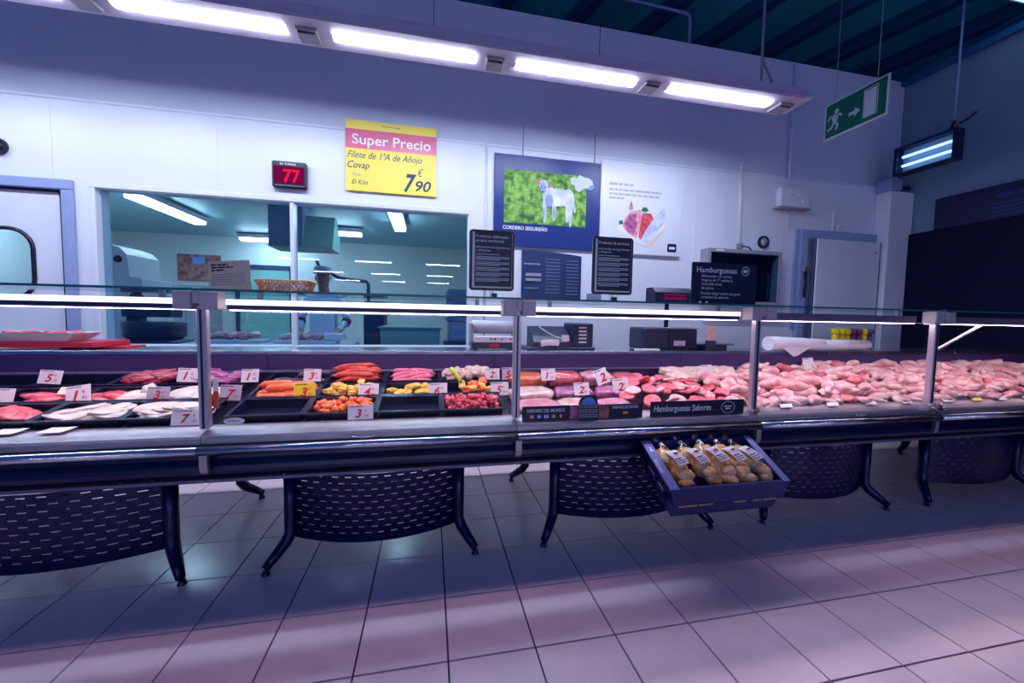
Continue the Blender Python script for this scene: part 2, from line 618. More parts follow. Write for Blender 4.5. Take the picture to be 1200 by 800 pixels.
hole = rrect(-2.16, 1.62, 0.27, 0.28, 0.16)
n = len(hole)
b = MB()
for (yy) in (WY + .02, WY + .07):
    outer = []
    for (hx, hz) in hole:
        dx, dz = hx + 2.16, hz - 1.62
        k = min(0.48 / max(abs(dx), 1e-6), (0.60 if dz > 0 else 0.9) / max(abs(dz), 1e-6))
        outer.append((-2.16 + dx * k, 1.62 + dz * k))
    b.add([(p[0], yy, p[1]) for p in hole] + [(p[0], yy, p[1]) for p in outer], [(i, (i + 1) % n, n + (i + 1) % n, n + i) for i in range(n)])
b.add([(p[0], WY + .02, p[1]) for p in hole] + [(p[0], WY + .07, p[1]) for p in hole], [(i, (i + 1) % n, n + (i + 1) % n, n + i) for i in range(n)])
b.box(-2.64, -1.69, WY + .02, WY + .07, 0.01, 0.7195)
leaf = b.build('door_leaf', 'white_panel', d1)
MB().tube([(p[0], WY + .018, p[1]) for p in hole], 0.016, 8, closed=True).build('porthole_rim', 'black_plastic', leaf)
MB().prism(hole, (0, WY + .04, 0), UX, UZ, .006).build('porthole_pane', 'glass_window', leaf)
b = MB()
for r in ((-2.655, -1.665, 2.202, 2.218), (-1.686, -1.668, 0.0, 2.202)):
    b.box(r[0], r[1], WY + .0, WY + .05, r[2], r[3])
b.build('door_seal', 'navy', d1)

# ------------------------------------------------------------ cold room door on the right
d2 = thing('door_2', None, None, (6.1, WY, 0))
d2['kind'] = 'structure'
b = MB()
for r in ((5.50, 6.62, 2.26, 2.36), (5.50, 5.60, 0, 2.26)):
    b.bevbox(r[0], r[1], WY - .05, WY, r[2], r[3], .006)
b.build('door_frame', 'frame_blue', d2)
b = MB()
lf = MB().bevbox(5.66, 6.60, WY - .11, WY - .02, 0.02, 2.25, .012).build('door_leaf', 'white_panel', d2)
MB().box(5.645, 5.662, WY - .10, WY - .03, 0.02, 2.25).build('edge_strip', 'chrome', lf)
MB().box(6.598, 6.615, WY - .10, WY - .03, 0.02, 2.25).build('door_seal', 'navy', d2)
MB().bevbox(6.50, 6.54, WY - .118, WY - .11, 2.12, 2.13, .002).build('name_plate', 'black_plastic', lf)
b = MB().bevbox(5.44, 5.50, WY - .03, WY, 1.2, 2.36, .004)
b.build('side_rail', 'frame_blue', d2)
MB().bevbox(5.50, 5.60, WY - .10, WY - .05, 1.86, 1.92, .008).build('latch_bracket', 'aluminium', d2)
MB().tube([(5.55, WY - .08, 1.86), (5.55, WY - .08, 1.56)], 0.014, 8).build('door_handle', 'navy', d2)

# ------------------------------------------------------------ tubes over the counter


def luminaire(x0, label):
    r = thing('linear_luminaire', label, 'ceiling light', (x0 + .62, 1.2, 3.17), 'ceiling lights above the counter')
    L = 1.235
    ya, yb = 1.06, 1.33
    b = MB()
    b.bevbox(x0, x0 + L, ya, yb, 3.125, 3.18, .006)
    b.box(x0, x0 + L, ya, 1.152, 3.095, 3.125)
    b.box(x0, x0 + L, 1.238, yb, 3.095, 3.125)
    b.box(x0, x0 + .065, 1.152, 1.238, 3.095, 3.125)
    b.box(x0 + 1.025, x0 + L, 1.152, 1.238, 3.095, 3.125)
    b.build('housing', 'lamp_body', r)
    o = rrect(x0 + .545, 1.195, .475, .038, .022, 3)
    MB().prism(o, (0, 0, 3.103), UX, (0, 1, 0), .018).build('diffuser', 'tube_light', r)
    for xx in (x0 + .072, x0 + 1.018):
        MB().bevbox(xx - .010, xx + .004, 1.165, 1.225, 3.086, 3.0945, .003).build('lamp_holder', 'grey_plastic', r)
    pl = MB().bevbox(x0 + 1.085, x0 + 1.215, 1.14, 1.28, 3.075, 3.095, .004).build('connector_plate', 'grey_plastic', r)
    MB().box(x0 + 1.10, x0 + 1.20, 1.155, 1.165, 3.066, 3.075).build('slot', 'dark_plastic', pl)
    return r


LX = [-3.165 + 1.235 * k for k in range(6)]
for x0, lb in zip(LX, ('ceiling tube light beyond the left edge, over the swing door',
                       'ceiling tube light cut off at the top left corner',
                       'leftmost fully shown ceiling tube light above the number display',
                       'ceiling tube light above the yellow price poster',
                       'ceiling tube light above the lamb poster',
                       'rightmost ceiling tube light with the hanging cable at its end')):
    lu = luminaire(x0, lb)
ec = MB().bevbox(4.245, 4.33, 1.06, 1.33, 3.11, 3.17, .006).build('end_cap', 'lamp_body', lu)
MB().tube([(3.93, 1.2, 5.6), (3.94, 1.2, 3.45), (3.95, 1.2, 3.18)], 0.010, 8).build('hanging_cable', 'grey_plastic', lu)
MB().tube([(3.945, 1.2, 3.46), (3.97, 1.2, 3.40), (4.04, 1.2, 3.30), (4.08, 1.2, 3.20), (4.08, 1.2, 3.175)], 0.010, 8).build('power_lead', 'grey_plastic', lu)
for o in list(COL.objects):
    if o.name.startswith('linear_luminaire') and o is not lu:
        xx = ORG[o.name].x + .1
        MB().tube([(xx, 1.2, 5.6), (xx, 1.2, 3.17)], 0.0025, 5).build('hanging_wire', 'dark_plastic', o)

# the light behind the top right corner of the picture
far = thing('linear_luminaire', 'ceiling light cut off at the top right corner beside the dark wall', 'ceiling light', (6.7, 1.1, 4.40))
MB().bevbox(6.25, 6.93, 1.0, 1.22, 4.41, 4.47, .006).build('housing', 'lamp_body', far)
MB().bevbox(6.29, 6.90, 1.03, 1.19, 4.395, 4.41, .004).build('diffuser', 'uv_tube', far)
MB().tube([(6.6, 1.1, 5.6), (6.6, 1.1, 4.47)], .004, 6).build('hanging_wire', 'dark_plastic', far)

# rows of shop lights far behind the viewer, mirrored in the window
for iy, yy in enumerate((-12.0, -17.0, -22.0)):
    for ix in range(5):
        xx = -4.2 + ix * 3.0
        r = thing('shop_luminaire', 'tube light over the shop floor mirrored in the glass', 'ceiling light', (xx, yy, 3.6), 'tube lights over the shop floor')
        MB().bevbox(xx - .8, xx + .8, yy - .14, yy + .14, 3.6, 3.66, .006).build('housing', 'lamp_body', r)
        MB().bevbox(xx - .76, xx + .76, yy - .10, yy + .10, 3.585, 3.6, .004).build('diffuser', 'hall_light', r)


# ============================================================ DISPLAY COUNTER
glow('strip_white', (250, 244, 255), 1.7)
J = [-1.17, 0.26, 1.69, 3.15, 4.55, 5.98, 6.90]
CL = ['dark refrigerated meat counter section at the left edge, left of the first steel post',
      'dark refrigerated meat counter section with sausage trays, under the tan card and basket',
      'dark refrigerated meat counter section holding packed meat and hamburgers, above the bread crate',
      'dark refrigerated meat counter section full of chicken, right of the bread crate',
      'dark refrigerated meat counter section right of the crumpled film, with the yellow flat card',
      'short end section of the meat counter meeting the dark wall panel']
FEET = [(-0.99, 0.13), (0.48, 1.49), (1.87, 2.93), (3.30, 4.30), (4.66, 5.76), (6.16, 6.80)]


def leg(x, xo, front):
    """oval column with a splayed foot"""
    s = -1 if front else 1
    yc = 0.40 if front else 1.10
    b = MB()
    pts = [(x, yc, .50), (x, yc, .22), (x, yc, .155), (x + (xo - x) * .22, yc + s * .02, .115), (x + (xo - x) * .6, yc + s * .06, .075), (xo, yc + s * .10, .035)]
    b.tube(pts, [.031, .031, .031, .029, .025, .020], 12)
    lo = b
    p = MB().lathe([(.001, .022), (.014, .022), (.016, .010), (.020, .004), (.020, 0), (.001, 0)], (xo, yc + s * .09, 0), 12)
    return lo, p


def perforated(x0, x1, z0, z1):
    """bent sheet with staggered slots cut through it"""
    b = MB()
    xm, hw = (x0 + x1) / 2, (x1 - x0) / 2

    def P(x, z, o):
        t = (x - xm) / hw
        return (x, .395 - .115 * (1 - t * t) + o + .05 * (z1 - z) / (z1 - z0) * 0.3, z)
    rows = 11
    rh = (z1 - z0) / rows
    for i in range(rows):
        za = z0 + i * rh
        bands = [(za, za + rh * .42, False), (za + rh * .42, za + rh * .59, 0 < i < rows), (za + rh * .59, za + rh, False)]
        ncol = 13
        cw = (x1 - x0) / ncol
        for (a, c, holes) in bands:
            xs = [x0]
            if holes:
                off = cw * .5 if i % 2 else 0
                k = 0
                x = x0 + off + cw * .2
                while x + cw * .5 < x1 - .01:
                    xs += [x, x + cw * .5]
                    x += cw
            else:
                xs += [x0 + (x1 - x0) * q / 14 for q in range(1, 14)]
            xs.append(x1)
            for q in range(len(xs) - 1):
                if holes and q % 2 == 1:
                    continue
                b.add([P(xs[q], a, 0), P(xs[q + 1], a, 0), P(xs[q + 1], c, 0), P(xs[q], c, 0)], [(0, 1, 2, 3)])
                b.add([P(xs[q], a, .003), P(xs[q + 1], a, .003), P(xs[q + 1], c, .003), P(xs[q], c, .003)], [(3, 2, 1, 0)])
    return b


def bracket(x):
    prof = [(.228, .634), (.246, .634), (.250, .575), (.258, .552), (.275, .545), (.275, .528), (.250, .532), (.234, .548), (.228, .575)]
    return MB().prism_x(prof, x - .016, x + .016)


for k in range(6):
    a, c = J[k], J[k + 1]
    r = thing('display_counter', CL[k], 'counter', ((a + c) / 2, .7, 0), 'sections of the meat counter')
    e = .0015
    a0, c0 = a + e, c - e
    MB().prism_x([(.34, .505), (.34, .708), (1.0, .839), (1.0, 1.0), (1.28, 1.0), (1.28, .965), (1.14, .965), (1.14, .505)], a0, c0).build('cabinet_body', 'navy_matt', r)
    MB().prism_x([(.345, .7085), (1.0, .8395), (1.0, .842), (.345, .711)], a0, c0).build('deck', 'deck_steel', r)
    MB().prism_x([(.305, .505), (.268, .525), (.262, .545), (.268, .562), (.286, .590), (.290, .612), (.286, .640), (.34, .640), (.34, .505)], a0, c0).build('fascia', 'navy', r)
    MB().bevbox(a0, c0, .262, .34, .488, .505, .003).build('lower_rail', 'lip_grey', r)
    b = MB().tube([(a0, .214, .652), (c0, .214, .652)], .021, 12)
    bp = b.build('bumper_bar', 'steel', r)
    MB().box(a0, c0, .214, .29, .641, .663).build('bumper_rail', 'navy', bp)
    MB().prism_x([(.243, .667), (.236, .675), (.236, .698), (.246, .708), (.318, .733), (.345, .735), (.345, .667)], a0, c0).build('apron', 'aluminium', r)
    MB().box(a0, c0, .98, .9995, .845, 1.0).build('case_back', 'case_inner', r)
    MB().bevbox(a0, c0, .945, .98, .893, .905, .002).build('back_ledge', 'lip_grey', r)
    MB().bevbox(a0, c0, .975, 1.30, 1.002, 1.028, .004).build('worktop', 'steel', r)
    # glazing
    g = MB().box(a + .022, c - .022, .279, .287, .737, 1.270).build('glass_panel', 'glass_front', r)
    MB().box(a + .022, c - .022, .278, .288, 1.270, 1.274).build('glass_rim', 'sign_frame', g)
    s = MB().box(a0, c0, .226, .62, 1.350, 1.360).build('glass_shelf', 'glass_shelf', r)
    MB().box(a0, c0, .220, .226, 1.350, 1.360).build('glass_rim', 'glass_edge', s)
    lb = MB().bevbox(a + .07, c - .07, .335, .395, 1.273, 1.320, .004).build('lamp_bar', 'navy' if k < 3 else 'lip_grey', r)
    MB().box(a + .08, c - .08, .342, .388, 1.268, 1.273).build('diffuser', 'case_light', lb)
    if k < 3:
        MB().box(a + .07, c - .07, .329, .335, 1.294, 1.319).build('light_strip', 'strip_white', lb)
    for xx in (a + .2, c - .2):
        MB().box(xx - .01, xx + .01, .355, .375, 1.320, 1.350).build('lamp_hanger', 'aluminium', lb)
    if k == 4:
        MB().tube([(4.555, .305, 1.045), (4.66, .33, 1.09), (5.15, .365, 1.275)], .010, 8).build('shelf_strut', 'aluminium', r)
    # legs and sheet
    for (xo, sx) in ((FEET[k][0], 1), (FEET[k][1], -1)):
        for fr in (True, False):
            m, p = leg(xo + sx * .085, xo, fr)
            lg = m.build('leg', 'leg_steel', r)
            p.build('foot_pad', 'black_plastic', lg)
        MB().box(xo + sx * .085 - .02, xo + sx * .085 + .02, .42, 1.08, .455, .495).build('leg_beam', 'leg_steel', r)
    perforated(FEET[k][0] + .10, FEET[k][1] - .10, .125, .478).build('perforated_sheet', 'leg_steel', r)
    for jx in [a]:
        po = MB().bevbox(jx - .019, jx + .019, .262, .300, .735, 1.29, .004).build('post', 'post_steel', r)
        MB().box(jx - .004, jx + .004, .258, .262, .74, 1.27).build('post_groove', 'dark_plastic', po)
        b = MB()
        b.bevbox(jx - .085, jx - .014, .222, .300, 1.268, 1.348, .004)
        b.bevbox(jx + .014, jx + .085, .222, .300, 1.268, 1.348, .004)
        b.bevbox(jx - .014, jx + .014, .228, .300, 1.295, 1.362, .003)
        b.build('clamp', 'clamp_grey', po)
        bracket(jx + .01).build('bumper_bracket', 'aluminium', r)
    for xx in (FEET[k][0] + .1, FEET[k][0] + .22, FEET[k][1] - .2, FEET[k][1] - .08):
        MB().lathe([(.0001, .006), (.005, .005), (.007, 0), (.0001, 0)], (xx, .275, .505), 8).build('rivet', 'chrome', r)
# ------------------------------------------------------------ trays on the deck
SL = math.atan(0.2)


def deck_z(y):
    return .711 + (y - .345) * .2


ROWY = [0.462, 0.672, 0.882]     # centre of the front, middle and back row
DEP = [0.215, 0.195, 0.185]


def tray_mesh(w, d, h):
    b = MB()
    t = .012

    def ring(hw, hd, z):
        return [(-hw, -hd, z), (hw, -hd, z), (hw, hd, z), (-hw, hd, z)]
    w2, d2 = w / 2, d / 2
    rings = [ring(w2 - t - .004, d2 - t - .004, 0), ring(w2 - t, d2 - t, h - .006), ring(w2, d2, h - .006), ring(w2, d2, h), ring(w2 - t - .002, d2 - t - .002, h), ring(w2 - t - .010, d2 - t - .010, .005)]
    v = [p for q in rings for p in q]
    f = [(3, 2, 1, 0)]
    for i in range(5):
        for k in range(4):
            f.append((i * 4 + k, i * 4 + (k + 1) % 4, i * 4 + 4 + (k + 1) % 4, i * 4 + 4 + k))
    f.append((20, 21, 22, 23))
    b.add(v, f)
    return b.mesh('meat_tray', (0, 0, 0), ['tray_black'])


TM = [tray_mesh(.336, DEP[i], .052) for i in range(3)]
TX = {}


def tray_frame(sec, row, col):
    x = J[sec] + .04 + .3375 * (col + .5)
    y = ROWY[row]
    z = deck_z(y) + .006
    return Matrix.Translation((x, y, z)) @ Matrix.Rotation(SL, 4, 'X')


def put_tray(sec, row, col, label):
    o = bpy.data.objects.new('meat_tray', TM[row])
    COL.objects.link(o)
    M = tray_frame(sec, row, col)
    o.matrix_world = M
    tag(o, label, 'tray', 'black trays in the meat counter')
    return M


# ============================================================ GOODS
rnd = random.Random(11)


def link(name, me, M, label, cat, group=None, kind=None):
    o = bpy.data.objects.new(name, me)
    COL.objects.link(o)
    o.matrix_world = M
    return tag(o, label, cat, group, kind)


def TRS(x, y, z, rx=0, ry=0, rz=0, s=1.0):
    S = s if isinstance(s, tuple) else (s, s, s)
    return Matrix.Translation((x, y, z)) @ Euler((rx, ry, rz)).to_matrix().to_4x4() @ Matrix.Diagonal((*S, 1))


def capsule(L, r, bend, n=9, seg=10, taper=0.0):
    pts, rs = [], []
    for i in range(n):
        t = i / (n - 1)
        x = (t - .5) * L
        pts.append((x, bend * (1 - (2 * t - 1) ** 2), 0))
        e = min(t, 1 - t) * L / r
        rs.append(max(.15 * r, r * (math.sqrt(max(0, 1 - (1 - min(1, e)) ** 2)))) * (1 - taper * t))
    return MB().tube(pts, rs, seg)


def sausage_mesh(m, L=.15, r=.015, bend=.012):
    b = capsule(L, r, bend)
    b.tube([(-L / 2 - .008, 0, 0), (-L / 2, 0, 0)], [.004, .003], 5)
    b.tube([(L / 2, 0, 0), (L / 2 + .008, 0, 0)], [.003, .004], 5)
    return b.mesh('sausage', (0, 0, 0), [m])


def slab_mesh(m, a, c, h, seed, amp=.25):
    return MB().blob((0, 0, 0), (a, c, h), seed, amp, 1.6, 3, None, .8).mesh('meat_piece', (0, 0, 0), [m])


def heap(M, w, d, h, n, r, m, label, cat, seed):
    """loose small pieces that nobody could count"""
    q = random.Random(seed)
    b = MB()
    for i in range(n):
        x, y = q.uniform(-1, 1), q.uniform(-1, 1)
        top = h * (1 - .55 * (x * x + y * y) / 2)
        z = .006 + r * .6 + q.random() * top
        k = q.uniform(.75, 1.3)
        b.blob((x * w, y * d, z), (r * k * 1.25, r * k, r * k * .85), i + seed, .3, 1.8, 1, (q.random() * 6, q.random() * 6, q.random() * 6))
    me = b.mesh(cat.replace(' ', '_'), (0, 0, 0), [m])
    return link(cat.replace(' ', '_') + '_heap', me, M, label, cat, None, 'stuff')


def scatter(M, meshes, n, w, d, z0, dz, name, label, cat, group, seed, flat=.25, s=(.9, 1.15), yaw=None):
    q = random.Random(seed)
    out = []
    for i in range(n):
        t = (i + .5) / n
        x = (t * 2 - 1) * w + q.uniform(-.012, .012)
        y = q.uniform(-d, d)
        z = z0 + dz * q.random()
        rz = q.uniform(*yaw) if yaw else q.uniform(0, 2 * PI)
        out.append(link(name, q.choice(meshes), M @ TRS(x, y, z, q.uniform(-flat, flat), q.uniform(-flat, flat), rz, q.uniform(*s)), label, cat, group))
    return out


SAU = {m: sausage_mesh(m) for m in ('orange_meat', 'chorizo', 'blood_sausage', 'pink_sausage')}
SAU_L = sausage_mesh('orange_meat', .17, .021, .012)
CHO_L = sausage_mesh('chorizo', .22, .016, .010)
BLO_L = sausage_mesh('blood_sausage', .13, .017, .03)
PNK_L = sausage_mesh('pink_sausage', .17, .016, .02)
CHOP = [slab_mesh('meat_red', .065, .040, .014, i, .3) for i in range(3)]
CHOPD = [slab_mesh('meat_dark', .05, .035, .018, i + 5, .3) for i in range(3)]
FIL = [slab_mesh('white_meat', .075, .042, .012, i + 9, .28) for i in range(3)]
YEL = [slab_mesh('yellow_meat', .028, .022, .016, i + 20, .4) for i in range(3)]
ORA = [slab_mesh('orange_meat', .034, .026, .02, i + 24, .4) for i in range(3)]
BEI = [slab_mesh('beige_meat', .034, .026, .02, i + 28, .4) for i in range(3)]
PUR = [slab_mesh('purple_meat', .045, .03, .016, i + 32, .4) for i in range(3)]

# --- leftmost section
put_tray(0, 0, 0, 'black front tray mostly cut off by the left picture edge')
M = put_tray(0, 0, 1, 'black front tray holding red meat slices, nearest the left picture edge')
scatter(M, CHOP, 13, 0.1, 0.032, .028, .035, 'meat_slice', 'red meat slice in the front tray at the left edge', 'meat', 'red slices in the front left tray', 3, yaw=(-.45, .45))
M = put_tray(0, 0, 2, 'black front tray of pale white fillets, left of the card with a red 7')
scatter(M, FIL, 15, 0.1, 0.032, .03, .025, 'meat_fillet', 'pale white fillet in the front tray behind the flat price cards', 'meat', 'pale fillets in the front tray', 4, yaw=(-.45, .45))
M = put_tray(0, 0, 3, 'black front tray of cream coloured pieces behind the card with a red 7')
scatter(M, FIL, 15, 0.1, 0.032, .03, .03, 'meat_fillet', 'cream coloured fillet in the front tray beside the first steel post', 'meat', 'cream fillets by the first post', 5, yaw=(-.45, .45))
put_tray(0, 1, 0, 'empty black middle tray cut off by the left picture edge')
M = put_tray(0, 1, 1, 'black middle tray with red chops at its right end, near the left edge')
scatter(M, CHOP, 4, 0.06, 0.032, .026, .02, 'meat_chop', 'red chop behind the tilted price card at the left', 'meat', 'red chops in the middle left tray', 6, yaw=(-.45, .45))
link('paper_sheet', MB().bevbox(-.05, .05, -.03, .03, 0, .002, .0005).mesh('paper_sheet', (0, 0, 0), ['tan_card']), M @ TRS(.09, .03, .06, .3, .1, .3), 'small tan paper sheet lying on the red chops at the left', 'paper')
M = put_tray(0, 1, 2, 'black middle tray with red chops and a white folded piece')
scatter(M @ TRS(-.08, 0, 0), CHOP, 4, 0.06, 0.032, .026, .02, 'meat_chop', 'red chop right of the tilted price card', 'meat', 'red chops beside the white folded piece', 8, yaw=(-.45, .45))
tp = MB().blob((0, 0, .02), (.085, .05, .03), 3, .35, 1.4, 3).blob((.045, .01, .045), (.035, .035, .035), 7, .35, 1.5, 3)
link('tripe', tp.mesh('tripe', (0, 0, 0), ['white_meat']), M @ TRS(.06, -.01, .015, 0, 0, .2), 'white folded piece of tripe above the card with a pale red 3', 'meat')
M = put_tray(0, 1, 3, 'black middle tray of pale pieces beside the first steel post')
scatter(M, FIL, 11, 0.1, 0.032, .03, .02, 'meat_fillet', 'pale fillet in the middle tray left of the first post', 'meat', 'pale fillets in the middle tray', 9, yaw=(-.45, .45))
put_tray(0, 2, 0, 'black back tray cut off by the left picture edge')
M = put_tray(0, 2, 1, 'empty black back tray under the red cutting board')
M = put_tray(0, 2, 2, 'black back tray of dark red meat chunks at the left')
scatter(M, CHOPD, 18, 0.1, 0.045, .035, .045, 'meat_chunk', 'dark red meat chunk in the back tray at the left', 'meat', 'dark red chunks in the back tray', 10, yaw=(-.45, .45))
link('paper_sheet', MB().bevbox(-.05, .05, -.03, .03, 0, .002, .0005).mesh('paper_sheet', (0, 0, 0), ['tan_card']), M @ TRS(.10, -.02, .075, .2, .1, .2), 'tan paper sheet on the dark red meat in the back tray', 'paper')
M = put_tray(0, 2, 3, 'black back tray of purple meat left of the first steel post')
scatter(M, PUR, 14, .12, .05, .035, .035, 'meat_chunk', 'purple meat chunk in the back tray by the first post', 'meat', 'purple chunks in the back tray', 12)

# --- second section
put_tray(1, 0, 0, 'empty black front tray right of the first steel post')
M = put_tray(1, 0, 1, 'black front tray of orange marinated pieces behind the card with a red 3')
heap(M, .13, .08, .045, 80, .018, 'orange_meat', 'orange marinated diced meat in the front tray', 'diced meat', 41)
put_tray(1, 0, 2, 'empty black front tray between the orange and the bright red meat')
M = put_tray(1, 0, 3, 'black front tray of bright red diced meat left of the second post')
heap(M, .138, .085, .06, 130, .016, 'meat_red', 'bright red diced meat heaped in the front tray', 'diced meat', 42)
M = put_tray(1, 1, 0, 'black middle tray of thick orange sausages behind the yellow card')
for i, (x, y, z, a) in enumerate(((-.06, -.05, .03, .1), (.06, -.045, .03, -.05), (-.07, .0, .034, .2), (.07, .0, .034, .1), (-.05, .05, .04, .05), (.07, .05, .04, -.1), (-.02, .0, .066, .15), (.06, .03, .068, .0), (-.06, .04, .072, .1))):
    link('sausage', SAU_L, M @ TRS(x, y, z, 0, 0, a), 'thick orange sausage piled behind the yellow price card', 'sausage', 'thick orange sausages')
M = put_tray(1, 1, 1, 'black middle tray of yellow marinated pieces behind the card with a red 4')
scatter(M, YEL, 24, .125, .055, .03, .045, 'marinated_piece', 'yellow marinated piece behind the card with a red 4', 'meat', 'yellow pieces left', 15)
M = put_tray(1, 1, 2, 'black middle tray with a few yellow pieces behind the card with a red 6')
scatter(M, YEL, 13, .125, .05, .028, .025, 'marinated_piece', 'yellow marinated piece beside the card with a red 6', 'meat', 'yellow pieces right', 16)
M = put_tray(1, 1, 3, 'black middle tray of orange yellow pieces left of the second post')
scatter(M @ TRS(.04, 0, 0), ORA + YEL, 14, .09, .05, .03, .04, 'marinated_piece', 'orange yellow marinated piece left of the second steel post', 'meat', 'orange yellow pieces', 17)
tg = thing('serving_fork', 'steel serving fork with lime green handle leaning in the tray', 'fork', (1.47, .66, .80))
MB().tube([(1.475, .60, .79), (1.45, .63, .83), (1.43, .66, .87)], .006, 6).build('steel_shaft', 'steel', tg)
MB().tube([(1.43, .66, .87), (1.40, .70, .915), (1.375, .73, .94)], .012, 8).build('handle', 'lime', tg)
MB().bevbox(1.455, 1.50, .575, .605, .783, .789, .001).build('fork_head', 'steel', tg)
M = put_tray(1, 2, 0, 'black back tray of dark blood sausages')
for i, (x, y, z, a) in enumerate(((.02, -.04, .03, .1), (.10, -.03, .03, -.2), (.03, .02, .034, .15), (.11, .03, .036, .3), (.06, .0, .062, .2), (.12, .0, .064, .4), (-.08, -.02, .03, .1))):
    link('blood_sausage', BLO_L, M @ TRS(x, y, z, 0, 0, a), 'dark blood sausage in the back tray', 'sausage', 'blood sausages')
M = put_tray(1, 2, 1, 'black back tray of long red chorizo sausages')
for i in range(14):
    link('chorizo_sausage', CHO_L, M @ TRS(-.03 + .03 * (i % 3), -.055 + .026 * (i % 5), .030 + .026 * (i // 5) + .010 * (i % 5), 0, .06, rnd.uniform(.05, .4)), 'long red chorizo sausage in the back tray', 'sausage', 'chorizo sausages')
M = put_tray(1, 2, 2, 'black back tray of pink fresh sausages')
for i in range(8):
    link('fresh_sausage', PNK_L, M @ TRS(-.05 + .10 * (i % 2), -.05 + .03 * (i // 2), .03 + .012 * (i // 2), 0, 0, rnd.uniform(-.3, .5)), 'pink fresh sausage in the back tray', 'sausage', 'pink sausages')
M = put_tray(1, 2, 3, 'black back tray of beige breaded pieces left of the second post')
scatter(M, BEI, 28, .13, .055, .04, .05, 'breaded_piece', 'beige breaded piece in the back tray by the second post', 'meat', 'beige breaded pieces', 18)


# --- third section: packed meat and hamburgers
def pack(x, y, rz, a, c, h, m, label, seed, lift=0.0):
    z = deck_z(y) + h * .7 + .012 + lift
    r = thing('meat_pack', label, 'meat pack', (x, y, z))
    e = MB().blob((x, y, z), (a, c, h), seed, .2, 1.8, 3, None, .55).build('meat', m, r)
    fl = MB().blob((x, y, z + .002), (a * 1.10, c * 1.10, h * 1.22), seed, .2, 1.8, 3, None, .6)
    fl.build('plastic_film', 'film', r)
    r.rotation_euler = (SL, 0, rz)
    return r


PK = [(1.85, .42, .08, .125, .075, .026, 'meat_pink', 'film wrapped pale pink meat pack in front, right of the second post'),
      (2.09, .42, -.06, .115, .07, .026, 'beige_meat', 'film wrapped peach coloured meat pack in front, behind the round topped tag'),
      (2.31, .41, .1, .105, .06, .026, 'meat_pink', 'film wrapped pink meat pack in front, right of the round topped tag'),
      (1.85, .59, .1, .135, .075, .032, 'beige_meat', 'film wrapped salmon coloured pack in the middle, right of the second post'),
      (2.13, .60, .06, .125, .065, .030, 'purple_meat', 'film wrapped purplish meat pack in the middle row'),
      (2.38, .60, .2, .11, .06, .028, 'purple_meat', 'film wrapped purple pack under the tilted price card'),
      (1.88, .80, .08, .12, .075, .036, 'orange_meat', 'film wrapped orange meat pack at the back, left of the card with a red 1'),
      (2.14, .80, -.1, .115, .075, .042, 'meat_red', 'film wrapped red meat pack at the back, right of the card with a red 1'),
      (2.37, .81, -.08, .115, .07, .038, 'meat_pink', 'film wrapped pink meat pack at the back behind the tilted card'),
      (2.59, .80, .1, .10, .065, .032, 'meat_red', 'small film wrapped red meat pack right of the tilted card')]
for i, p in enumerate(PK):
    pack(*p, seed=i + 50, lift=.012 if p[1] > .7 else 0)


def patty_mesh(m):
    b = MB().lathe([(.0001, .0), (.040, .0), (.047, .003), (.050, .009), (.047, .015), (.040, .018), (.0001, .018)], (0, 0, 0), 22)
    for v in b.v:
        k = 1 + .05 * noise.noise(v * 40)
        v.x *= k
        v.y *= k
    return b.mesh('hamburger_patty', (0, 0, 0), [m])


PT = [patty_mesh('patty'), patty_mesh('patty_pale')]
q = random.Random(5)
for i in range(46):
    u = (i % 12) / 11
    row = i // 12
    y = .40 + row * .115 + q.uniform(-.02, .02)
    x = 2.42 + u * .70 + row * .035 + q.uniform(-.02, .02)
    if row == 0 and u < .12:
        continue
    hump = .055 * max(0, 1 - ((x - 2.72) / .38) ** 2) * (1 if row in (1, 2) else .4)
    z = deck_z(y) + .012 + hump * q.uniform(.5, 1.1) + .012 * (i % 3)
    pale = q.random() < .3
    link('hamburger_patty', PT[pale], TRS(x, y, z, SL + q.uniform(-.1, .5), q.uniform(-.35, .35), q.uniform(0, 6)),
         ('pale' if pale else 'pink') + ' raw hamburger patty ' + ('just behind the hamburger strip', 'in the middle of the hamburger pile', 'on the hump of the hamburger pile', 'at the back of the hamburger pile')[row], 'hamburger',
         ('pale' if pale else 'pink') + ' hamburger patties, row %d' % (row + 1))
BIG = [slab_mesh('beige_meat', .085, .05, .035, 70 + i, .35) for i in range(3)]
for i in range(12):
    x, y = 3.0 + .085 * (i % 6) + rnd.uniform(-.02, .02), .80 + .07 * (i // 6)
    link('breaded_fillet', BIG[i % 3], TRS(x, y, deck_z(y) + .05 + .015 * (i // 6), SL, 0, rnd.uniform(-.6, .6)), 'beige breaded fillet heaped at the back beside the third post', 'meat', 'beige fillets at the back')


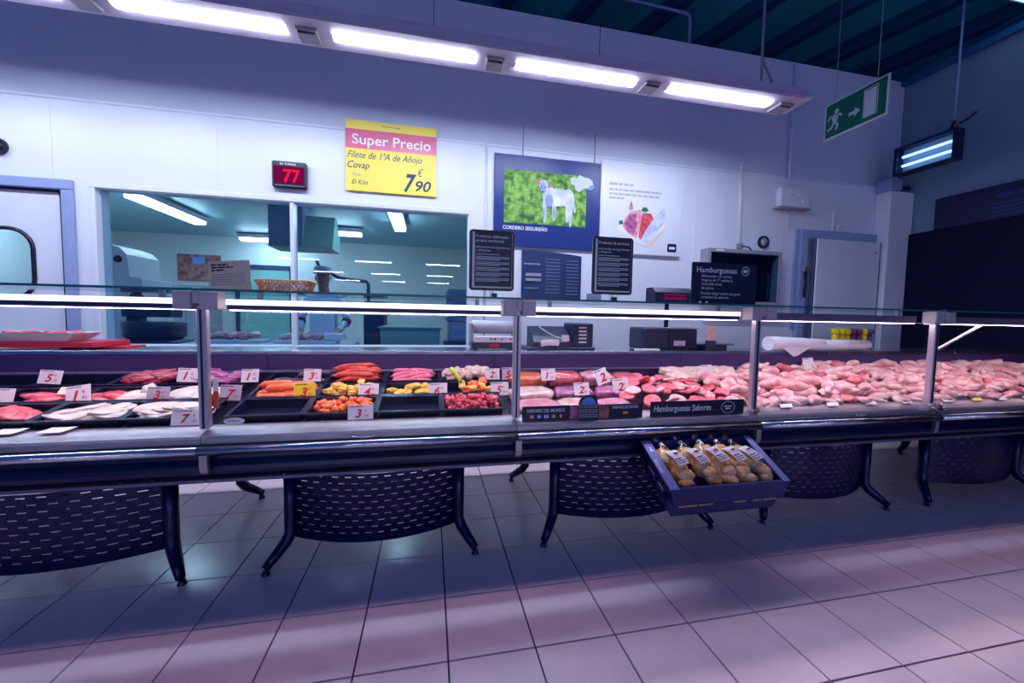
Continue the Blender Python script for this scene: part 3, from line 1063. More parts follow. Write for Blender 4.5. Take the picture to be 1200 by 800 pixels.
# --- chicken
def chicken_meshes():
    out = []
    for sd in range(2):       # drumstick
        b = MB()
        pts, rs = [], []
        for i in range(10):
            t = i / 9
            pts.append((-.07 + .14 * t, .012 * math.sin(t * 3), 0))
            rs.append((.010 + .022 * math.sin(min(1, t * 1.25) * PI) ** .8) if t < .8 else .013 + .006 * (t - .8) * 5)
        rs[0] = .006
        rs[-1] = .012
        b.tube(pts, rs, 10)
        b.blob((.072, .006, 0), (.014, .015, .013), sd, .3, 2, 2)
        for v in b.v:
            v += Vector((0, 0, .006 * noise.noise(v * 30 + Vector((sd, 0, 0)))))
        out.append(('chicken_drumstick', 'raw chicken drumstick', b.mesh('chicken_drumstick', (0, 0, 0), ['chicken'])))
    for sd in range(2):       # wing
        b = MB()
        b.tube([(-.075, -.02, 0), (-.04, -.006, .003), (0, .02, .006), (.006, .026, .006)], [.010, .017, .016, .008], 9)
        b.tube([(-.006, .022, .005), (.03, -.002, 0), (.06, -.02, -.002), (.075, -.03, -.003)], [.015, .016, .010, .004], 9)
        b.blob((0, .012, .003), (.024, .02, .012), sd + 3, .3, 2, 2)
        out.append(('chicken_wing', 'raw chicken wing', b.mesh('chicken_wing', (0, 0, 0), ['chicken'])))
    for sd in range(3):       # thigh
        b = MB().blob((0, 0, 0), (.07, .045, .028), sd + 11, .35, 1.7, 3)
        out.append(('chicken_thigh', 'raw chicken thigh', b.mesh('chicken_thigh', (0, 0, 0), ['chicken' if sd else 'chicken_red'])))
    for sd in range(2):       # quarter
        b = MB().blob((-.03, 0, 0), (.065, .05, .03), sd + 31, .3, 1.6, 3)
        b.tube([(.0, .0, 0), (.04, .012, 0), (.08, .03, 0), (.115, .035, 0), (.122, .036, 0)], [.03, .026, .017, .011, .012], 9)
        out.append(('chicken_quarter', 'raw chicken leg quarter', b.mesh('chicken_quarter', (0, 0, 0), ['chicken'])))
    return out


CH = chicken_meshes()
q = random.Random(21)
for layer in range(2):
    for iy in range(6):
        for ix in range(36):
            x = 3.17 + ix * .105 + q.uniform(-.03, .03) + (.05 if iy % 2 else 0)
            y = .385 + iy * .105 + q.uniform(-.02, .02)
            if x > 6.84 or x < 3.16 or (x < 3.50 and y > .74):
                continue
            if 3.80 < x < 4.02 and y > .80:
                continue
            if layer and (iy < 1 or q.random() < .35):
                continue
            back = (y - .38) / .55
            z = deck_z(y) + .026 + back * .028 + layer * .034 + q.uniform(-.006, .008)
            nm, lb, me = q.choice(CH[:4] if iy < 2 and q.random() < .6 else CH)
            side = 'right of the third post' if x < 3.85 else 'left of the fourth post' if x < 4.55 else 'right of the fourth post' if x < 5.3 else 'near the right picture edge'
            pc = _cinv @ Vector((x - .08, y, z))
            if pc.x / -pc.z > 1.31:
                continue
            link(nm, me, TRS(x, y, z, SL + q.uniform(-.35, .35), q.uniform(-.3, .3), q.uniform(-.9, .9) + (PI if q.random() < .5 else 0), q.uniform(1.05, 1.35)),
                 lb + (' at the front edge of the pile ', ' in the middle of the pile ', ' at the back of the pile ')[min(2, iy // 2)] + side, 'chicken', lb[4:] + 's ' + ('front ', 'middle ', 'back ')[min(2, iy // 2)] + side)


# ------------------------------------------------------------ price cards
def price_card(x, y, z, w, h, digit, label, m='paper', roll=0.0, lean=.25, cents='95', ink='ink_red', rz=0.0):
    r = thing('price_card', label, 'price card', (x, y, z), 'price cards in the counter')
    ux = Vector((math.cos(roll) * math.cos(rz), math.cos(roll) * math.sin(rz), math.sin(roll)))
    up = Vector((0, lean, 1)).normalized()
    uy = (up - ux * up.dot(ux)).normalized()
    nn = ux.cross(uy)
    o = Vector((x, y, z)) - ux * w / 2
    MB().prism([(0, 0), (w, 0), (w, h), (0, h)], o, ux, uy, .0015).build('card', m, r)
    f = o + nn * .0008
    lines(r, f, ux, uy, [(w * .06, w * .62, h * .88, h * .05)], 'ink_black', 'product_line')
    if digit:
        write(r, digit, f + ux * w * .30 + uy * h * .16, h * .78, ink, ux, uy, .03, .25)
        write(r, '€', f + ux * w * .66 + uy * h * .52, h * .26, ink, ux, uy, 0, .2)
        write(r, cents, f + ux * w * .66 + uy * h * .16, h * .28, ink, ux, uy, 0, .2)
    b = MB().box(x - .008, x + .008, y + .002, y + .006, z - .02, z + .004)
    b.build('card_stake', 'glass_shelf', r)
    return r


PC = [(-.71, .785, .868, .10, .072, '5', 'white price card with a red 5 on the back row at the left', 'paper', -.08),
      (-.43, .575, .806, .105, .085, '1', 'tilted white price card with a red 1 among the red chops', 'paper', .16),
      (-.10, .575, .806, .10, .072, '3', 'greyish price card with a pale red 3 below the white tripe', 'paper_grey', -.02),
      (-.08, .785, .868, .10, .078, '1', 'white price card with a red 1 on the back row left of the first post', 'paper', -.05),
      (.155, .335, .738, .13, .072, '7', 'large white price card with a red 7 at the front left of the first post', 'paper', .0),
      (.235, .785, .862, .09, .076, '1', 'white price card with a red 1 on the back row right of the first post', 'paper', .0),
      (.565, .785, .862, .095, .074, '3', 'white price card with a red 3 before the blood sausages', 'paper', -.02),
      (.225, .575, .800, .10, .082, '7', 'greyish price card with a red 7 right behind the first post', 'paper_grey', -.03),
      (.585, .575, .800, .108, .086, '3', 'yellow price card with a red 3 before the orange sausages', 'card_yellow', .05),
      (.91, .335, .738, .12, .072, '3', 'white price card with a red 3 at the front edge before the orange diced meat', 'paper', .02),
      (.91, .575, .798, .11, .080, '4', 'white and yellow price card with a red 4 before the yellow pieces', 'paper', -.03),
      (1.295, .575, .798, .105, .076, '6', 'white price card with a faint red 6 before the yellow pieces', 'paper', .0),
      (1.645, .785, .858, .095, .072, '2', 'white price card with a red 2 before the beige breaded pieces', 'paper', .0),
      (1.745, .785, .856, .07, .080, '5', 'pale price card with a faint red 5 right behind the second post', 'paper_grey', .0),
      (1.66, .575, .796, .108, .078, '5', 'white price card with a red 5 above the bright red diced meat', 'paper', .03),
      (2.00, .70, .86, .095, .076, '1', 'white price card with a red 1 among the wrapped packs', 'paper', .03),
      (2.37, .66, .84, .09, .10, '2', 'strongly tilted price card with a red 2 among the wrapped packs', 'paper', .35),
      (2.15, .50, .80, .095, .076, '2', 'white price card with a red 2 above the round topped tag', 'paper', .02),
      (2.43, .54, .80, .108, .09, '2', 'white price card with a red 2 left of the hamburgers', 'paper', .05),
      (3.19, .72, .86, .09, .09, '', 'plain white price card left of the beige breaded fillets', 'paper', .05),
      (4.16, .80, .90, .10, .09, '', 'plain white price card at the back above the chicken', 'paper', .03),
      (-.72, .575, .806, .06, .075, '', 'white price card cut off by the left picture edge', 'paper', -.05)]
for p in PC:
    price_card(*p)
# the second line of the yellow one and the tag hung on the first post
r = thing('hanging_tag', 'narrow orange and white tag hung beside the first steel post', 'tag', (.29, .31, .82))
MB().bevbox(.281, .303, .302, .306, .82, .90, .001).build('tag_bottom', 'orange_tag', r)
MB().bevbox(.281, .303, .302, .306, .902, .96, .001).build('tag_top', 'paper', r)


def flat_card(x, m, label, dx=.03):
    r = thing('flat_price_card', label, 'price card', (x, .312, .737), 'cards lying on the front ledge')
    o = Vector((x - .05 - dx, .292, .7335))
    ux = Vector((1, 0, 0))
    uy = Vector((dx * 1.4, .05, .016))
    MB().prism([(0, 0), (.09, 0), (.09, .8), (0, .8)], o + Vector((0, 0, .003)), ux, uy, .0015).build('card', m, r)
    lines(r, o + Vector((0, 0, .0036)), ux, uy, [(.01, .06, .75, .08)], 'ink_black', 'product_line')
    return r


for x, m, lb in ((-.47, 'paper', 'white price card lying flat on the ledge at the left picture edge'),
                 (-.30, 'paper', 'white price card lying flat on the ledge below the white fillets'),
                 (3.45, 'paper', 'leftmost white card lying flat below the chicken'),
                 (3.81, 'paper', 'second white card from the left lying flat below the chicken'),
                 (4.12, 'paper', 'third white card from the left lying flat below the chicken'),
                 (4.43, 'paper', 'white card lying flat left of the crumpled film'),
                 (4.80, 'paper', 'white card lying flat right of the crumpled film'),
                 (5.08, 'card_yellow', 'yellow card lying flat below the chicken at the right'),
                 (5.32, 'paper', 'white card lying flat right of the yellow card'),
                 (5.58, 'paper_grey', 'greyish card lying flat by the right picture edge')):
    r = flat_card(x, m, lb)
    if x < 0:
        write(r, '7' if x > -.4 else '2', Vector((x - .01, .306, .7405)), .05, 'ink_red', (1, 0, 0), (.5, .8, .26), .01, .2)

# ------------------------------------------------------------ strips on the front ledge
def strip(x0, x1, z0, h, m, label, slope=0):
    r = thing('label_strip', label, 'sign', ((x0 + x1) / 2, .29, z0))
    MB().bevbox(x0, x1, .272, .2775, z0, z0 + h, .001).build('strip_board', m, r)
    return r


r = strip(1.725, 2.42, .715, .078, 'sign_black', 'long black strip with flags on the counter front, left of the hamburger strip')
write(r, 'SABORES DEL MUNDO', (1.75, .2712, .760), .026, 'ink_white', bold=.01, width=.21)
for i, (c1, c2) in enumerate((('poster_red', 'ink_white'), ('sky_blue', 'ink_white'), ('ink_white', 'sky_blue'), ('grass', 'ink_white'), ('ink_red', 'ink_white'))):
    x = 1.765 + i * .040
    fl = MB().box(x, x + .024, .2705, .2718, .728, .746).build('flag', c1, r)
    MB().box(x + .009, x + .015, .2699, .2704, .728, .746).build('flag_band', c2, fl)
MB().box(1.99, 2.05, .2708, .2716, .718, .790).build('meat_picture', 'purple_meat', r)
MB().box(2.155, 2.215, .2708, .2716, .718, .790).build('meat_picture', 'poster_meat', r)
write(r, 'SABORES DE ESPAÑA', (2.235, .2712, .768), .022, 'ink_white', bold=.01, width=.16)
fl = MB().box(2.30, 2.328, .2705, .2718, .735, .753).build('flag', 'ink_red', r)
MB().box(2.30, 2.328, .2699, .2704, .740, .748).build('flag_band', 'card_yellow', fl)
r = strip(2.47, 3.085, .712, .088, 'sign_black', 'black strip lettered for flavoured hamburgers left of the third post')
write(r, 'Hamburguesas Sabores', (2.49, .2712, .742), .05, 'ink_white', bold=.015, shear=.15, width=.37)
cpts = [(2.975 + .045 * math.cos(t * PI / 12), .2708, .756 + .034 * math.sin(t * PI / 12)) for t in range(24)]
MB().tube(cpts, .0018, 4, closed=True).build('ring_mark', 'ink_white', r)
lines(r, (2.95, .2708, .745), UX, UZ, [(0, .05, .012, .008), (.008, .042, -.002, .008)], 'ink_white', 'ring_text')
r = thing('round_topped_tag', 'round topped blue tag with grey text bands standing on the strip', 'tag', (2.09, .262, .715))
MB().prism([(-.055, 0), (.055, 0), (.055, .085)] + [(.055 * math.cos(t * PI / 10), .085 + .05 * math.sin(t * PI / 10)) for t in range(1, 10)] + [(-.055, .085)], (2.09, .262, .715), UX, UZ, .004).build('tag_board', 'sign_black', r)
MB().prism([(.042 * math.cos(t * PI / 10), .085 + .038 * math.sin(t * PI / 10)) for t in range(11)], (2.09, .2608, .715), UX, UZ, .001).build('blue_arch', 'sky_blue', r)
for zz in (.012, .038, .064):
    bnd = MB().box(2.037, 2.143, .2596, .2614, .715 + zz, .715 + zz + .018).build('text_band', 'ink_grey', r)
    lines(bnd, (2.042, .2594, .715 + zz + .005), UX, UZ, [(0, .096, 0, .008)], 'ink_navy')
# oval badge on the empty tray
r = thing('oval_badge', 'small white oval badge at the front of the empty tray', 'badge', (.34, .345, .745))
MB().prism([(.045 * math.cos(t * PI / 10), .016 * math.sin(t * PI / 10)) for t in range(20)], (.345, .3435, .748), UX, UZ, .003).build('plate', 'ink_white', r)
lines(r, (.318, .3428, .745), UX, UZ, [(0, .052, 0, .006)], 'ink_grey')
# ring handles on the ledge
for x, lb in ((.94, 'small chrome pull handle on the ledge below the card with a red 3'), (-.50, 'small chrome pull handle on the ledge at the left picture edge'), (3.93, 'small chrome pull handle on the ledge below the chicken')):
    tag(MB().tube([(x - .055, .232, .690), (x - .045, .222, .684), (x, .218, .680), (x + .045, .222, .684), (x + .055, .232, .690)], .004, 6).build('pull_handle', 'chrome', None, (x, .232, .690)), lb, 'handle')
# crumpled film on the ledge
b = MB()
for i, (dx, dz, s) in enumerate(((0, 0, .05), (-.04, -.02, .035), (.04, -.01, .04), (.01, -.05, .03), (0, .03, .03))):
    b.blob((4.53 + dx, .225, .695 + dz), (s, s * .45, s * .8), i + 3, 1.2, 3.0, 3)
tag(b.build('crumpled_film', 'film', None, (4.53, .225, .65)), 'crumpled clear plastic film at the fourth post on the bumper', 'plastic film')


# ============================================================ BREAD CRATE HUNG ON THE FRONT
def frame(o, ex, ed):
    ex, ey = Vector(ex).normalized(), -Vector(ed).normalized()
    ez = ex.cross(ey)
    m = Matrix((ex, ey, ez)).transposed().to_4x4()
    m.translation = o
    return m


CF = frame((2.38, .20, .60), (1, 0, 0), (0, -.274, -.15))
CW, CD = .68, .315


def local_thing(name, label, cat, M, group=None):
    r = thing(name, label, cat, (0, 0, 0), group)
    r.matrix_world = M
    return r


def wallq(b, a, c, a2, c2, t):
    """sloped wall between the top edge a-c and the bottom edge a2-c2, thickness vector t"""
    a, c, a2, c2, t = (Vector(q) for q in (a, c, a2, c2, t))
    b.add([a, c, c2, a2, a + t, c + t, c2 + t, a2 + t], [(0, 1, 2, 3), (7, 6, 5, 4), (0, 4, 5, 1), (1, 5, 6, 2), (2, 6, 7, 3), (3, 7, 4, 0)])
    return b


def crate(name, label, top, bot, h, z1, m, rimm):
    """open crate: top and bottom insets"""
    r = local_thing(name, label, 'crate', CF)
    z0 = z1 - h
    X0, X1, Y0, Y1 = top, CW - top, -CD + top, -top
    x0, x1, y0, y1 = bot, CW - bot, -CD + bot, -bot
    t = .008
    y0 = Y0 - h * .42          # the front stays nearly upright
    wallq(MB(), (X0, Y0, z1), (X1, Y0, z1), (x0, y0, z0), (x1, y0, z0), (0, t, 0)).build('front_wall', m, r)
    wallq(MB(), (X0, Y1, z1), (X1, Y1, z1), (x0, y1, z0), (x1, y1, z0), (0, -t, 0)).build('back_wall', m, r)
    wl = wallq(MB(), (X0, Y0 + t, z1), (X0, Y1 - t, z1), (x0, y0 + t, z0), (x0, y1 - t, z0), (t, 0, 0)).build('side_wall', m, r)
    wr = wallq(MB(), (X1, Y0 + t, z1), (X1, Y1 - t, z1), (x1, y0 + t, z0), (x1, y1 - t, z0), (-t, 0, 0)).build('side_wall', m, r)
    MB().box(x0, x1, y0, y1, z0, z0 + .006).build('crate_base', m, r)
    if rimm:
        MB().bevbox(X0 - .004, X0 + .048, Y0 + .0, Y1, z1 - .006, z1 + .004, .002).build('rim', rimm, wl)
        MB().bevbox(X1 - .036, X1 + .004, Y0 + .0, Y1, z1 - .006, z1 + .004, .002).build('rim', rimm, wr)
        MB().bevbox(X0 + .048, X1 - .036, Y0 - .002, Y0 + .012, z1 - .006, z1 + .003, .002).build('rim', m, r)
    return r


cr = crate('bread_crate', 'dark navy display crate full of bagged bread hung before the counter', 0.0, .024, .085, 0.0, 'crate_navy', 'crate_rim')
write(cr, 'OBRADOR', (.019, -.215, .0046), .028, 'ink_white', (0, 1, 0), (-1, 0, 0), bold=.01, width=.085, name='crate_lettering')
MB().prism([(.0, .0), (.022, .0), (.022, .008), (.014, .008), (.014, .03), (.006, .03), (.006, .008), (0, .008)], (.012, -.075, .0046), (1, 0, 0), (0, 1, 0), .0005).build('crate_mark', 'ink_white', cr)
c2 = crate('crate_holder', 'dark blue outer tray that carries the bread crate', .006, .04, .085, -.080, 'crate_navy', None)
for x0, x1 in ((.05, .15), (.16, .24), (.36, .43), (.47, .52), (.53, .61)):
    MB().bevbox(x0, x1, -CD - .038, -CD - .034, -.086, -.076, .001).build('slot_edge', 'slot_tan', c2)
for y0, y1 in ((-.26, -.20), (-.16, -.09)):
    MB().bevbox(.0175, .0215, y0, y1, -.088, -.078, .001).build('slot_edge', 'slot_tan', c2)
for xx in (.12, .56):
    MB().box(xx - .012, xx + .012, -.16, .13, -.19, -.166).build('support_arm', 'leg_steel', c2)

BR = [MB().blob((0, 0, 0), (.036, .046, .030), i + 90, .2, 2, 3).mesh('bread_roll', (0, 0, 0), ['bread' if i % 2 == 0 else 'bread_pale']) for i in range(4)]


def bag(x, rz, label, seed, tone, lift=0.0):
    M = CF @ TRS(x, -.155, -.066 + lift, 0, 0, rz)
    r = local_thing('bread_bag', label, 'bread bag', M, 'bags of bread in the crate')
    q = random.Random(seed)
    for i in range(7):
        o = bpy.data.objects.new('bread_roll', BR[(tone + i % 2) % 4] if tone < 2 else BR[1 + 2 * (i % 2)])
        COL.objects.link(o)
        o.parent = r
        o.location = (q.uniform(-.022, .022), -.105 + i * .032, .032 + (i % 2) * .020)
        o.rotation_euler = (q.uniform(-.4, .4), q.uniform(-.4, .4), q.uniform(0, 6))
    f = MB()
    prof = [(-.135, .012), (-.125, .045), (-.09, .056), (-.02, .058), (.05, .056), (.10, .046), (.125, .020), (.135, .012), (.15, .026), (.165, .036)]
    v, fc = [], []
    n = 14
    for (yy, rr) in prof:
        for k in range(n):
            a = 2 * PI * k / n
            w = 1 + .22 * noise.noise(Vector((math.cos(a) * 2, yy * 34, math.sin(a) * 2 + seed)))
            v.append((rr * w * math.cos(a), yy, .038 + (.025 if yy > .12 else 0) + rr * .86 * w * math.sin(a)))
    for i in range(len(prof) - 1):
        for k in range(n):
            fc.append((i * n + k, i * n + (k + 1) % n, (i + 1) * n + (k + 1) % n, (i + 1) * n + k))
    f.add(v, fc, True)
    f.build('plastic_bag', 'film', r)
    MB().tube([(.012 * math.cos(k * PI / 4), .134, .063 + .010 * math.sin(k * PI / 4)) for k in range(8)], .0025, 5, closed=True).build('bag_tie', 'ink_white', r)
    lb = MB()
    sx = .034
    for k in range(6):
        a0, a1 = -.02 + .105 * k / 6, -.02 + .105 * (k + 1) / 6
        z0 = .100 - 3.0 * (a0 - .01) ** 2
        z1 = .100 - 3.0 * (a1 - .01) ** 2
        lb.add([(-sx, a0 - .02, z0), (sx, a0 - .02, z0), (sx, a1 - .02, z1), (-sx, a1 - .02, z1)], [(0, 1, 2, 3)])
    lo = lb.build('bag_label', 'paper', r)
    lines(lo, (-.028, -.03, .1008), (1, 0, 0), (0, 1, 0), [(0, .05, .0, .004), (0, .055, .012, .004), (0, .04, .024, .006)], 'ink_navy', 'label_print')
    MB().bevbox(-.010, .020, .028, .038, .0995, .1005, .0003).build('label_band', 'meat_dark', lo)
    return r


bag(.125, .18, 'leftmost clear bag of golden bread rolls in the crate', 1, 0)
bag(.245, .20, 'second clear bag of bread rolls from the left in the crate', 2, 0, .006)
bag(.36, .24, 'middle clear bag of bread with a large white label', 3, 2, .010)
bag(.47, .22, 'fourth clear bag of bread rolls from the left in the crate', 4, 2, .004)
bag(.57, .26, 'rightmost clear bag of small bread pieces in the crate', 5, 2)

# ============================================================ ON THE GLASS SHELF
SH = 1.361


def notice(x0, x1, z0, z1, y, label, head, sub):
    r = thing('notice_board', label, 'sign', ((x0 + x1) / 2, y, SH))
    cx, cz = (x0 + x1) / 2, (z0 + z1) / 2
    hw, hh = (x1 - x0) / 2, (z1 - z0) / 2
    bd = MB().prism(rrect(cx, cz, hw, hh, .018, 4), (0, y, 0), UX, UZ, .006).build('board', 'black_plastic', r)
    MB().box(x0 + .016, x1 - .012, y - .0015, y, z0 + .014, z1 - .012).build('white_sheet', 'paper', bd)
    MB().box(x0 + .028, x1 - .014, y - .003, y - .0015, z0 + .022, z1 - .012).build('black_sheet', 'sign_black', bd)
    o = Vector((x0 + .034, y - .0034, 0))
    w = x1 - x0 - .06
    zz = z1 - .040
    for s_ in head:
        write(r, s_, o + UZ * zz, .020, 'ink_white', bold=.012, width=min(w, len(s_) * .0087))
        zz -= .022
    zz -= .010
    for s_ in sub:
        write(r, s_, o + UZ * zz, .016, 'ink_white', bold=.006, width=min(w, len(s_) * .0070))
        zz -= .017
    rows = []
    k = 0
    while zz > z0 + .045:
        rows.append((0, w * (1 if k % 3 else .7), zz, .0035))
        zz -= .0075 if k % 3 else .013
        k += 1
    lines(r, o, UX, UZ, rows, 'ink_white')
    MB().box(cx - .012, cx + .012, y - .001, y + .008, SH + .006, z0 + .004).build('stem', 'glass_shelf', r)
    MB().bevbox(cx - .05, cx + .05, y - .02, y + .03, SH, SH + .006, .002).build('foot_plate', 'glass_shelf', r)
    MB().bevbox(cx + .0, cx + .03, y - .01, y + .012, SH + .006, SH + .026, .003).build('foot_clip', 'black_plastic', r)
    return r


notice(1.445, 1.685, 1.40, 1.715, .36, 'black notice with white text on the shelf before the right window edge',
       ['Productos elaborados', 'propia carnicería'], ['Información de ingredientes', 'y alérgenos'])
notice(2.13, 2.375, 1.40, 1.72, .36, 'black notice with white text on the shelf below the meat poster',
       ['Productos de carnicería'], ['Información de ingredientes', 'y alérgenos'])
r = thing('hamburger_sign', 'black sign board headed Hamburguesas standing on the glass shelf', 'sign', (2.98, .36, SH))
MB().prism(rrect(2.985, SH + .126, .225, .122, .008, 3), (0, .36, 0), UX, UZ, .006).build('board', 'sign_black', r)
write(r, 'Hamburguesas', (2.79, .3588, 1.550), .046, 'ink_white', bold=.012, width=.275)
for i, s_ in enumerate(('Elaboradas con carnes', 'magras de 1ª calidad y', 'reducido nivel', 'de grasa.')):
    write(r, s_, (2.825, .3588, 1.522 - i * .0235), .022, 'ink_white', bold=.006, width=len(s_) * .0098)
for i, s_ in enumerate(('Puedes elegir entre una gran', 'variedad de sabores.')):
    write(r, s_, (2.825, .3588, 1.420 - i * .0225), .021, 'ink_white', bold=.006, width=len(s_) * .0097)
MB().tube([(3.125 + .026 * math.cos(t * PI / 10), .3586, 1.566 + .026 * math.sin(t * PI / 10)) for t in range(20)], .002, 4, closed=True).build('ring_mark', 'ink_white', r)
MB().prism([(.015 * math.cos(t * PI / 6) * 1.1, .011 * math.sin(t * PI / 6)) for t in range(12)], (3.125, .3586, 1.566), UX, UZ, .001).build('emblem', 'ink_white', r)
MB().bevbox(2.80, 3.17, .345, .40, SH, SH + .005, .001).build('foot_plate', 'glass_shelf', r)
for xx in (2.81, 2.855):
    MB().bevbox(xx, xx + .014, .350, .3585, SH + .005, SH + .018, .002).build('clip', 'ink_white', r)

r = thing('tan_notice', 'tilted tan paper notice leaning beside the wicker basket', 'sign', (.31, .42, SH))
ux = Vector((math.cos(.10), 0, math.sin(.10)))
uy = Vector((-math.sin(.10) * .9, .12, 1)).normalized()
o = Vector((.222, .42, SH + .003))
MB().prism([(0, 0), (.178, -.022), (.178, .135), (0, .135)], o, ux, uy, .002).build('paper_sheet', 'tan_card', r)
lines(r, o + Vector((0, -.001, 0)), ux, uy, [(.012, .085, .114, .008), (.012, .105, .101, .008), (.012, .07, .088, .008)], 'ink_black', 'heading_line')
lines(r, o + Vector((0, -.001, 0)), ux, uy, [(.012, .155, .068 - .012 * k, .0035) for k in range(5)], 'ink_grey')

# wicker basket
r = thing('wicker_basket', 'low reddish wicker basket on the shelf beside the tan notice', 'basket', (.53, .50, SH))
b = MB()
X0, X1, Y0, Y1 = .405, .655, .44, .56
zb, zt = SH + .004, SH + .062
fl = .018
MB().bevbox(X0 + fl, X1 - fl, Y0 + fl, Y1 - fl, SH, SH + .006, .002).build('basket_base', 'wicker', r)


def edge(t):
    per = [(X0, Y0), (X1, Y0), (X1, Y1), (X0, Y1)]
    t = t % 4
    i = int(t)
    a, c = per[i], per[(i + 1) % 4]
    u = t - i
    return a[0] + (c[0] - a[0]) * u, a[1] + (c[1] - a[1]) * u


cx, cy = (X0 + X1) / 2, (Y0 + Y1) / 2
for sgn in (1, -1):
    for i in range(36):
        t = i / 36 * 4
        p = edge(t)
        t2 = edge(t + sgn * .22)
        lo = (cx + (p[0] - cx) * .84, cy + (p[1] - cy) * .80, zb)
        b.tube([lo, (t2[0], t2[1], zt)], .0028, 4, cap=False)
b.build('lattice', 'wicker', r)
MB().tube([(*edge(i / 6), zt) for i in range(24)], .004, 5, closed=True).build('basket_rim', 'bread_pale', r)

# ============================================================ ON THE REAR WORKTOP
WT = 1.0285
r = thing('cutting_board', 'red cutting board on the worktop at the left', 'cutting board', (-1.05, 1.12, WT))
MB().bevbox(-1.55, -.66, 1.0, 1.29, WT + .012, WT + .045, .004).build('board', 'red_board', r)
for xx in (-1.5, -.72):
    for yy in (1.03, 1.26):
        MB().lathe([(.0001, 0), (.02, 0), (.02, .012), (.0001, .012)], (xx, yy, WT), 10).build('rubber_foot', 'black_plastic', r)
tag(MB().bevbox(-.92, -.58, 1.13, 1.30, WT, WT + .011, .002).build('thin_board', 'red_board', None, (-.75, 1.2, WT)), 'thin red board sticking out under the cutting board', 'cutting board')
r = thing('white_meat_tray', 'white tray of red meat on the red cutting board', 'tray', (-.97, 1.12, WT + .046))
b = MB()
zt = WT + .046
rings = [(.15, .07, 0), (.205, .105, .045), (.215, .115, .047), (.215, .115, .05), (.20, .10, .047), (.145, .065, .006)]
v = []
for (hw, hd, z) in rings:
    v += [(-.97 - hw, 1.12 - hd, zt + z), (-.97 + hw, 1.12 - hd, zt + z), (-.97 + hw, 1.12 + hd, zt + z), (-.97 - hw, 1.12 + hd, zt + z)]
f = [(3, 2, 1, 0), (20, 21, 22, 23)]
for i in range(5):
    for k in range(4):
        f.append((i * 4 + k, i * 4 + (k + 1) % 4, i * 4 + 4 + (k + 1) % 4, i * 4 + 4 + k))
b.add(v, f)
b.build('tray_shell', 'white_plastic', r)
for i in range(7):
    x = -1.10 + i * .045
    link('meat_slice', CHOP[i % 3], TRS(x, 1.12 + .02 * (i % 2), zt + .040, .1, .15, i * .9), 'red meat slice in the white tray on the cutting board', 'meat', 'slices on the cutting board')

# film wrapping machine
r = thing('wrapping_machine', 'white film wrapping machine on the worktop left of the second post', 'machine', (1.70, 1.13, WT))
MB().bevbox(1.535, 1.865, 1.02, 1.26, WT + .012, WT + .055, .006).build('base', 'dark_plastic', r)
fp = MB().bevbox(1.55, 1.865, 1.008, 1.03, WT + .055, WT + .100, .006).build('control_panel', 'white_plastic', r)
for xx in (1.66, 1.69, 1.74, 1.80):
    MB().box(xx, xx + .012, 1.005, 1.008, WT + .072, WT + .084).build('button', 'ink_red' if xx == 1.74 else 'ink_black', fp)
MB().box(1.66, 1.725, 1.016, 1.0195, WT + .022, WT + .042).build('badge', 'ink_red', r)
MB().tube([(1.545, 1.15, WT + .16), (1.855, 1.15, WT + .16)], .048, 18).build('film_roll', 'white_plastic', r)
for xx in (1.533, 1.857):
    MB().bevbox(xx, xx + .014, 1.06, 1.24, WT + .05, WT + .185, .004).build('side_plate', 'grey_plastic', r)
for xx in (1.56, 1.84):
    MB().box(xx - .015, xx + .015, 1.04, 1.24, WT, WT + .012).build('rubber_foot', 'black_plastic', r)

# vacuum packer with white slots
r = thing('vacuum_packer', 'dark vacuum packing machine with white vent slots right of the second post', 'machine', (2.22, 1.14, WT))
MB().bevbox(1.93, 2.46, 1.03, 1.28, WT, WT + .02, .004).build('base', 'dark_plastic', r)
hs = MB().bevbox(2.29, 2.45, 1.05, 1.27, WT + .02, WT + .20, .008).build('housing', 'dark_plastic', r)
for k in range(5):
    MB().box(2.335, 2.395, 1.046, 1.05, WT + .052 + k * .027, WT + .064 + k * .027).build('vent_slot', 'ink_white', hs)
MB().prism_x([(1.05, WT + .02), (1.05, WT + .055), (1.10, WT + .10), (1.22, WT + .17), (1.27, WT + .17), (1.27, WT + .02)], 1.99, 2.285).build('chamber', 'dark_plastic', r)
VP = r
MB().bevbox(2.20, 2.255, 1.036, 1.046, WT + .065, WT + .11, .003).build('price_tag', 'paper', r)
tag(MB().tube([(2.04, 1.034, WT + .048), (2.10, 1.034, WT + .055), (2.17, 1.034, WT + .052)], .024, 10).build('paper_roll', 'paper', None, (2.1, 1.034, WT)), 'small white paper roll before the dark packing machine', 'paper roll')
MB().tube([(2.02, 1.03, WT + .17), (2.08, 1.025, WT + .13), (2.14, 1.02, WT + .10), (2.19, 1.02, WT + .09)], .004, 6).build('power_cord', 'ink_white', VP)

